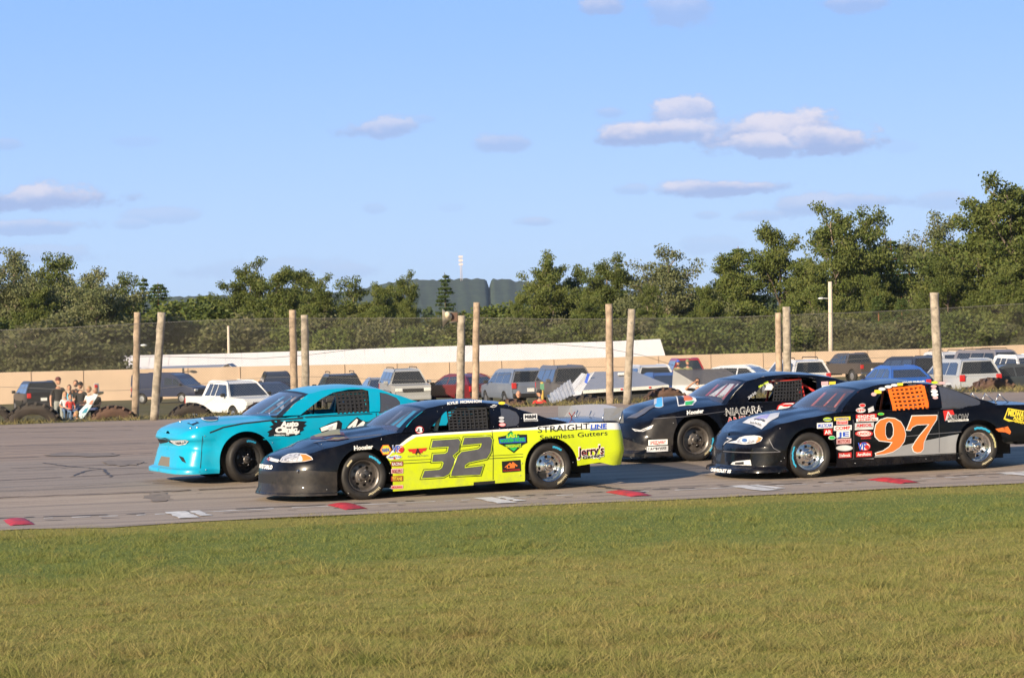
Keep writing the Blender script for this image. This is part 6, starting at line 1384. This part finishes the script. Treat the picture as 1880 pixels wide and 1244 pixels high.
def proto(kind, seed, H=14., W_=5., gaps=.5, fol='oak', bark=BARK, low=.18, n=9000, size=.16):
    r = random.Random(seed); rg = np.random.default_rng(seed); mb = MB(); ends = []
    def limb(p, d, L_, r_, lev):
        pts = [p]; q = p.copy(); dd = d.copy()
        for i in range(4):
            dd = (dd + Vector((r.uniform(-.22, .22), r.uniform(-.22, .22), r.uniform(-.05, .16)))).normalized(); q = q + dd * L_ / 4; pts.append(q.copy())
        mb.tube(pts, [r_ * (1 - .17 * i) for i in range(5)], bark, 6 if lev else 9, False)
        if lev >= 1: ends.append((pts[2], L_ * .26)); ends.append((pts[3], L_ * .28))
        ends.append((pts[-1], L_ * .34 + .35))
        if lev < 2:
            for k in range(r.randint(3, 4) if lev == 0 else r.randint(2, 3)):
                i = r.randint(2, 4); a = r.uniform(0, 6.28); o = Vector((math.cos(a), math.sin(a), r.uniform(-.1, .6)))
                limb(pts[i], (dd * .45 + o * .8).normalized(), L_ * r.uniform(.55, .75), r_ * .5, lev + 1)
    if kind == 'broad':
        tr = [Vector((0, 0, 0))]
        for i in range(6): tr.append(tr[-1] + Vector((r.uniform(-.25, .25), r.uniform(-.25, .25), H * .125)))
        mb.tube(tr, [.30 - .032 * i for i in range(7)], bark, 10, False)
        nb = 11
        for k in range(nb):
            h = low + (1 - low) * (k / nb) * .72; base = tr[min(6, int(h / .125 * 1.0))] if h < .75 else tr[6]; a = k * 2.4 + r.uniform(-.5, .5)
            up = .15 + 1.1 * (k / nb); d = Vector((math.cos(a), math.sin(a), up)).normalized(); limb(base, d, W_ * (1.0 - .45 * (k / nb)) * r.uniform(.75, 1.1), .13, 0)
        limb(tr[6], Vector((0, 0, 1)), H * .22, .12, 0)
        zmax = max(e[0].z + e[1] * .6 for e in ends); sc = H / zmax
        E_ = np.array([[*e[0], e[1]] for e in ends]); keep = rg.random(len(E_)) > gaps * .35; E_ = E_[keep]
        E_[:, 3] = np.clip(E_[:, 3] * 1.15, .7, 1.6)
        wts = E_[:, 3] ** 2; idx = rg.choice(len(E_), n, p=wts / wts.sum()); u = rg.normal(size=(n, 3)); u /= np.linalg.norm(u, axis=1)[:, None]
        C = E_[idx, :3] + u * (rg.random(n) ** .45)[:, None] * E_[idx, 3:4] * np.array([1.05, 1.05, .62]); S = (rg.random(n) * .6 + rg.random(len(E_))[idx] * .4)
        for v_i in range(len(mb.v)): v_ = mb.v[v_i]; mb.v[v_i] = (v_[0], v_[1], v_[2] * sc)
        C[:, 2] *= sc
    else:
        tr = [Vector((0, 0, H * i / 8)) for i in range(9)]; mb.tube(tr, [.24 - .027 * i for i in range(9)], bark, 8, False); Cs = []; S = []
        tiers = int(H * 1.9)
        for k in range(tiers):
            h = (low + (1 - low) * k / tiers) * H; rr = W_ * (1 - (h / H - low) / (1 - low)) ** (.8 if kind == 'spire' else .55) * r.uniform(.7, 1.1) + .15
            nb = 6
            for j_ in range(nb):
                if r.random() < gaps * .4: continue
                a = r.uniform(0, 6.28); e_ = Vector((math.cos(a) * rr, math.sin(a) * rr, h + rr * .12 - .1)); mb.tube([(0, 0, h), tuple(e_)], [.03, .012], bark, 4, False)
                m_ = int(n / tiers / nb * (1.3 if k < tiers * .6 else .8)); t_ = rg.random(m_) ** .55; c_ = np.array([0, 0, h])[None] * (1 - t_[:, None]) + np.array(e_)[None] * t_[:, None] + rg.normal(size=(m_, 3)) * np.array([.22, .22, .12]) * (.6 + rr * .15)
                Cs.append(c_); S.append(rg.random(m_))
        C = np.concatenate(Cs); S = np.concatenate(S)
    tm = mb.build('trunk'); trunk = tm.data; bpy.data.objects.remove(tm)
    return trunk, leafmesh(C, S, FO[fol], size), H
PT = {
 'oakA': proto('broad', 1, 14, 5.0, .7, 'oak', BARK, .16, 32000, .15), 'oakB': proto('broad', 12, 14, 6.0, .3, 'oak', BARKD, .10, 42000, .15), 'oakC': proto('broad', 23, 12, 4.6, .9, 'oak', BARK, .2, 24000, .15),
 'ashA': proto('broad', 34, 12, 4.4, .6, 'ash', BARK, .14, 24000, .13), 'ashB': proto('broad', 45, 11, 5.0, .5, 'ash', BARK, .08, 28000, .13),
 'pine': proto('pine', 5, 13, 2.9, .5, 'pine', BARKR, .2, 22000, .12), 'spire': proto('spire', 6, 13, 2.8, .2, 'pine', BARKD, .03, 22000, .12), 'bush': proto('broad', 77, 4, 2.2, .2, 'bush', BARK, .03, 14000, .11), 'bushG': proto('broad', 88, 4, 2.4, .2, 'oak', BARK, .03, 14000, .11)}
KL = dict(oakA='open-crowned oak', oakB='broad dense oak', oakC='gappy oak with bare limbs', ashA='pale leaved tree', ashB='pale grey green tree', pine='pine with reddish trunk', spire='pointed conifer', bush='olive grey shrub', bushG='green thicket shrub')
def ground_far(x, y): return tz(x, y) - .05
def tree(kind, px, topy, d, wsc, rot, label):
    tr, lf, H = PT[kind]; p = P(px, topy, d); z0 = ground_far(p.x, p.y); s = (p.z - z0) / H
    nm = {'pine': 'pine_tree', 'spire': 'conifer_tree', 'bush': 'shrub', 'bushG': 'shrub'}.get(kind, 'broadleaf_tree')
    e = thing(nm, (p.x, p.y, z0), R(rot), label=label, cat='shrub' if 'bush' in kind else 'tree', group='shrubs behind the tan wall' if 'bush' in kind else 'trees behind the tan wall'); e.scale = (s * wsc, s * wsc, s)
    a = bpy.data.objects.new('trunk', tr); SC.collection.objects.link(a); a.parent = e; c = bpy.data.objects.new('crown', lf); SC.collection.objects.link(c); c.parent = e
TREES = [ # kind, px, top, d, width scale, rot, where
 ('ashA', 12, 452, 200, .85, 10, 'tallest tree at the left edge'), ('ashA', 42, 476, 205, .6, 80, 'slim tree second from the left edge'), ('oakC', 88, 462, 215, .85, 30, 'high round crown with sky below it near the left edge'), ('oakB', 60, 520, 198, .7, 200, 'dark lower tree under the round crown at left'),
 ('ashB', 128, 468, 225, .8, 70, 'tree top just right of the round left crown'), ('ashB', 150, 490, 192, .95, 140, 'broad pale tree above the left spectators'), ('oakA', 182, 515, 200, .8, 260, 'tree between the pale one and the thin brown pole'),
 ('oakC', 222, 498, 215, .7, 20, 'dark uneven tree above the thin brown pole'), ('spire', 262, 506, 225, .9, 0, 'small pointed conifer above the leaning post'), ('pine', 290, 518, 240, 1.1, 40, 'pine right of the small pointed conifer'), ('bushG', 330, 545, 215, 1.5, 50, 'rounded tree low in the gap at left'),
 ('oakB', 375, 535, 220, .6, 90, 'dark tree below the distant wood'), ('bushG', 405, 548, 210, 1.4, 120, 'bright green rounded tree left of the big oak'), ('oakA', 455, 470, 212, .8, 45, 'oak whose thin top stands over the left centre'), ('oakB', 500, 488, 208, .9, 160, 'broad oak in the middle of the left centre clump'),
 ('oakB', 560, 486, 214, 1.0, 300, 'oak with flat wide top behind the paired posts'), ('oakA', 592, 500, 204, .7, 10, 'oak at the right end of the left centre clump'), ('oakC', 652, 505, 212, .9, 210, 'thin topped oak right of the left centre clump'), ('oakB', 700, 515, 205, .8, 250, 'dark oak above the roof of the turquoise car'),
 ('oakA', 738, 494, 220, .62, 75, 'oak just left of the hill with the mast'), ('oakB', 752, 545, 205, .45, 15, 'lower oak in front of the hill'), ('spire', 816, 500, 230, 1.0, 0, 'sunlit spire conifer in front of the hill'), ('pine', 850, 568, 220, 1.0, 0, 'low pine behind the loudspeaker'), ('bushG', 898, 556, 215, 1.2, 30, 'rounded bright tree below the notch in the hill'),
 ('oakB', 948, 535, 205, .5, 190, 'low oak left of the tall twisted one'), ('oakA', 995, 456, 212, .75, 130, 'tall twisted oak right of the hill'), ('oakC', 1055, 485, 215, .8, 330, 'gappy oak with sky behind it at centre right'), ('oakA', 1110, 462, 210, .85, 60, 'oak above the pair of straight poles'), ('spire', 1135, 470, 225, .8, 0, 'conifer behind the oak at centre right'),
 ('oakB', 1075, 535, 200, .8, 222, 'low dark oak in front at centre right'), ('ashB', 1235, 446, 208, 1.0, 280, 'wide pale round tree right of centre'), ('oakC', 1185, 520, 202, .7, 15, 'small tree between the oak and the wide pale one'), ('oakB', 1330, 458, 212, .9, 100, 'dense tree right of the wide pale one'), ('pine', 1355, 452, 222, 1.3, 10, 'pine top behind the dense tree'),
 ('oakB', 1300, 520, 200, .7, 33, 'lower tree in front of the dense tree'), ('oakB', 1432, 405, 212, .8, 340, 'tall oak left of the big open one'), ('oakA', 1530, 365, 208, .85, 200, 'big open-topped oak at right'), ('oakC', 1590, 376, 214, .75, 50, 'high right branch crown beside the big open oak'), ('oakB', 1500, 470, 200, .8, 250, 'dark full tree under the big open oak'),
 ('pine', 1635, 438, 225, 1.4, 0, 'pine in the dip right of the big oak'), ('pine', 1668, 448, 222, 1.3, 90, 'second pine in the dip at right'), ('oakB', 1610, 500, 200, .7, 20, 'tree behind the lamp pole'), ('ashA', 1712, 385, 210, .85, 310, 'thin leaved tree leaning over the rightmost post'), ('oakB', 1790, 358, 206, .95, 145, 'dense tall tree near the right edge'),
 ('oakA', 1855, 312, 204, .95, 270, 'tallest tree, at the right edge'), ('oakB', 1900, 330, 208, .9, 60, 'tall tree cut by the right edge'), ('oakB', 1740, 470, 198, .75, 10, 'lower tree behind the rightmost post'), ('oakB', 1840, 480, 196, .85, 190, 'lower tree at the right edge'), ('pine', 1612, 540, 196, 1.0, 130, 'short red trunked pine right of the lamp pole'), ('pine', 1655, 545, 194, 1.0, 230, 'short red trunked pine further right'),
 ('oakB', -30, 470, 205, .9, 0, 'tree cut by the left edge'), ('oakA', -95, 480, 208, .9, 40, 'tree beyond the left edge of the photo'), ('oakB', -160, 470, 204, .95, 110, 'second tree beyond the left edge of the photo'), ('ashB', -235, 480, 206, 1., 10, 'third tree beyond the left edge of the photo'), ('oakB', -310, 475, 210, 1., 210, 'fourth tree beyond the left edge of the photo'),
 ('oakA', 1965, 330, 206, .9, 15, 'tree beyond the right edge of the photo'), ('oakB', 2040, 345, 204, .9, 75, 'second tree beyond the right edge of the photo')]
for (k, px, ty, d, ws, rt, wh) in TREES: tree(k, px, ty, d, ws, rt, wh if any(w_ in wh.split() for w_ in ('tree', 'oak', 'pine', 'conifer')) else KL[k] + ', ' + wh)
r = random.Random(5); SEQ = {}; ORD = ['', 'first', 'second', 'third', 'fourth', 'fifth', 'sixth', 'seventh', 'eighth', 'ninth', 'tenth', 'eleventh', 'twelfth']
px = -30
landm = [(-99, 'at the left edge'), (60, 'left of the thin brown pole'), (240, 'behind the leaning grey post'), (330, 'left of the paired posts'), (560, 'above the turquoise car'), (840, 'right of the loudspeaker'), (1100, 'near the right end of the white roof'), (1230, 'right of the white roof'), (1440, 'by the lamp pole'), (1700, 'right of the rightmost post')]
while px < 1930:
    k = r.choice(['bush', 'bush', 'bushG']); ty = 592 + r.uniform(-22, 10) - (8 if px > 1200 else 0); wh = [t_ for x_, t_ in landm if x_ <= px][-1]
    sz = r.choice(['low', 'wide', 'slim', 'ragged', 'rounded', 'flat topped', 'sparse', 'leaning']); SEQ[wh] = SEQ.get(wh, 0) + 1; tree(k, px, ty, r.uniform(182, 196) if px > 1225 or px < 195 else r.uniform(197, 202), r.uniform(1.0, 1.5), r.uniform(0, 360), KL[k].split()[-1] + ', ' + ORD[SEQ[wh]] + ' from the left ' + wh); px += r.uniform(30, 44)
tree('bush', 30, 617, 168.5, 1.3, 0, 'light shrub in front of the second white roof at the left edge'); tree('bush', 75, 610, 168.6, 1.2, 60, 'shrub above the black SUV at far left'); tree('bush', 118, 600, 168.8, 1.1, 160, 'shrub above the group of spectators'); tree('bush', 160, 612, 168.5, 1.2, 260, 'shrub above the silver pickup'); tree('bush', 205, 630, 169, .8, 20, 'thin shrub covering the left end of the white roof')

# ------------------------------------------------------------------ far wood and hill
n = 110000; k = 520; tx = rng.uniform(-480, 480, k); ty_ = rng.uniform(430, 640, k); th = rng.uniform(6, 10.5, k) ; tw_ = rng.uniform(2.5, 4.5, k)
idx = rng.integers(0, k, n); z = rng.random(n) ** .8; rad = tw_[idx] * np.sqrt(np.clip(1 - z, .02, 1)) * rng.random(n) ** .4; an = rng.uniform(0, 6.283, n)
C = np.stack([tx[idx] + rad * np.cos(an), ty_[idx] + rad * np.sin(an), -1.6 + th[idx] * z], 1)
o = bpy.data.objects.new('far_wood', leafmesh(C, rng.random(n), FO['far'], .75)); SC.collection.objects.link(o); tag(o, kind='stuff')
HM, t, b = tree_mat('wooded_hill'); g = t.n('ShaderNodeNewGeometry').outputs['Position']; nz = t.noise(stretch(t, g, (1, .25, 2.5)), .11, 5, .7); t.t.links.new(t.mix(t.ramp(nz, .35, .65), (.03, .05, .03), (.05, .075, .038)), b.inputs['Base Color']); b.inputs['Roughness'].default_value = 1
bp = t.n('ShaderNodeBump', {'Strength': .3, 'Height': nz, 'Distance': 1.}); t.t.links.new(bp.outputs[0], b.inputs['Normal'])
prof = [(-1800, 566), (-400, 560), (100, 552), (300, 545), (500, 540), (640, 535), (700, 522), (740, 514), (770, 512.5), (800, 514), (825, 512), (862, 511), (893, 512), (897, 516), (899, 528), (901.5, 528), (904, 516), (908, 512), (935, 512), (950, 516), (1000, 520), (1100, 530), (1300, 540), (1900, 545), (2300, 556), (3600, 566)]
r = random.Random(3); xs_ = list(np.arange(-1800, 3600, 4.0)); V = []; rows_ = 14
for j in range(rows_ + 1):
    for x in xs_:
        y = float(np.interp(x, [p[0] for p in prof], [p[1] for p in prof])); top = P(float(x), y, 2500); f = j / rows_; d = 1900 + 600 * f; p = P(float(x), 600, d); hgt = (top.z + 3) * (f ** .8) - 3
        V.append((p.x, d, hgt + (.8 * math.sin(x * .31 + j * 1.1) * math.sin(x * .083 + j) + r.uniform(-.35, .35))))
nx = len(xs_); mb = MB(); mb.add(V, [(j * nx + i, j * nx + i + 1, (j + 1) * nx + i + 1, (j + 1) * nx + i) for j in range(rows_) for i in range(nx - 1)], HM, True); mb.build('hill', kind='structure')

# ------------------------------------------------------------------ air
HZ = bpy.data.materials.new('haze'); HZ.use_nodes = True; t = NT(HZ.node_tree); t.t.nodes.clear()
v = t.n('ShaderNodeVolumePrincipled', {'Color': (.80, .88, 1, 1), 'Density': .00006, 'Anisotropy': .2}); o_ = t.n('ShaderNodeOutputMaterial'); t.t.links.new(v.outputs[0], o_.inputs['Volume'])
mb = MB(); mb.box((0, 2390, 46), (6200, 5240, 110), HZ); o = mb.build('haze', kind='stuff')
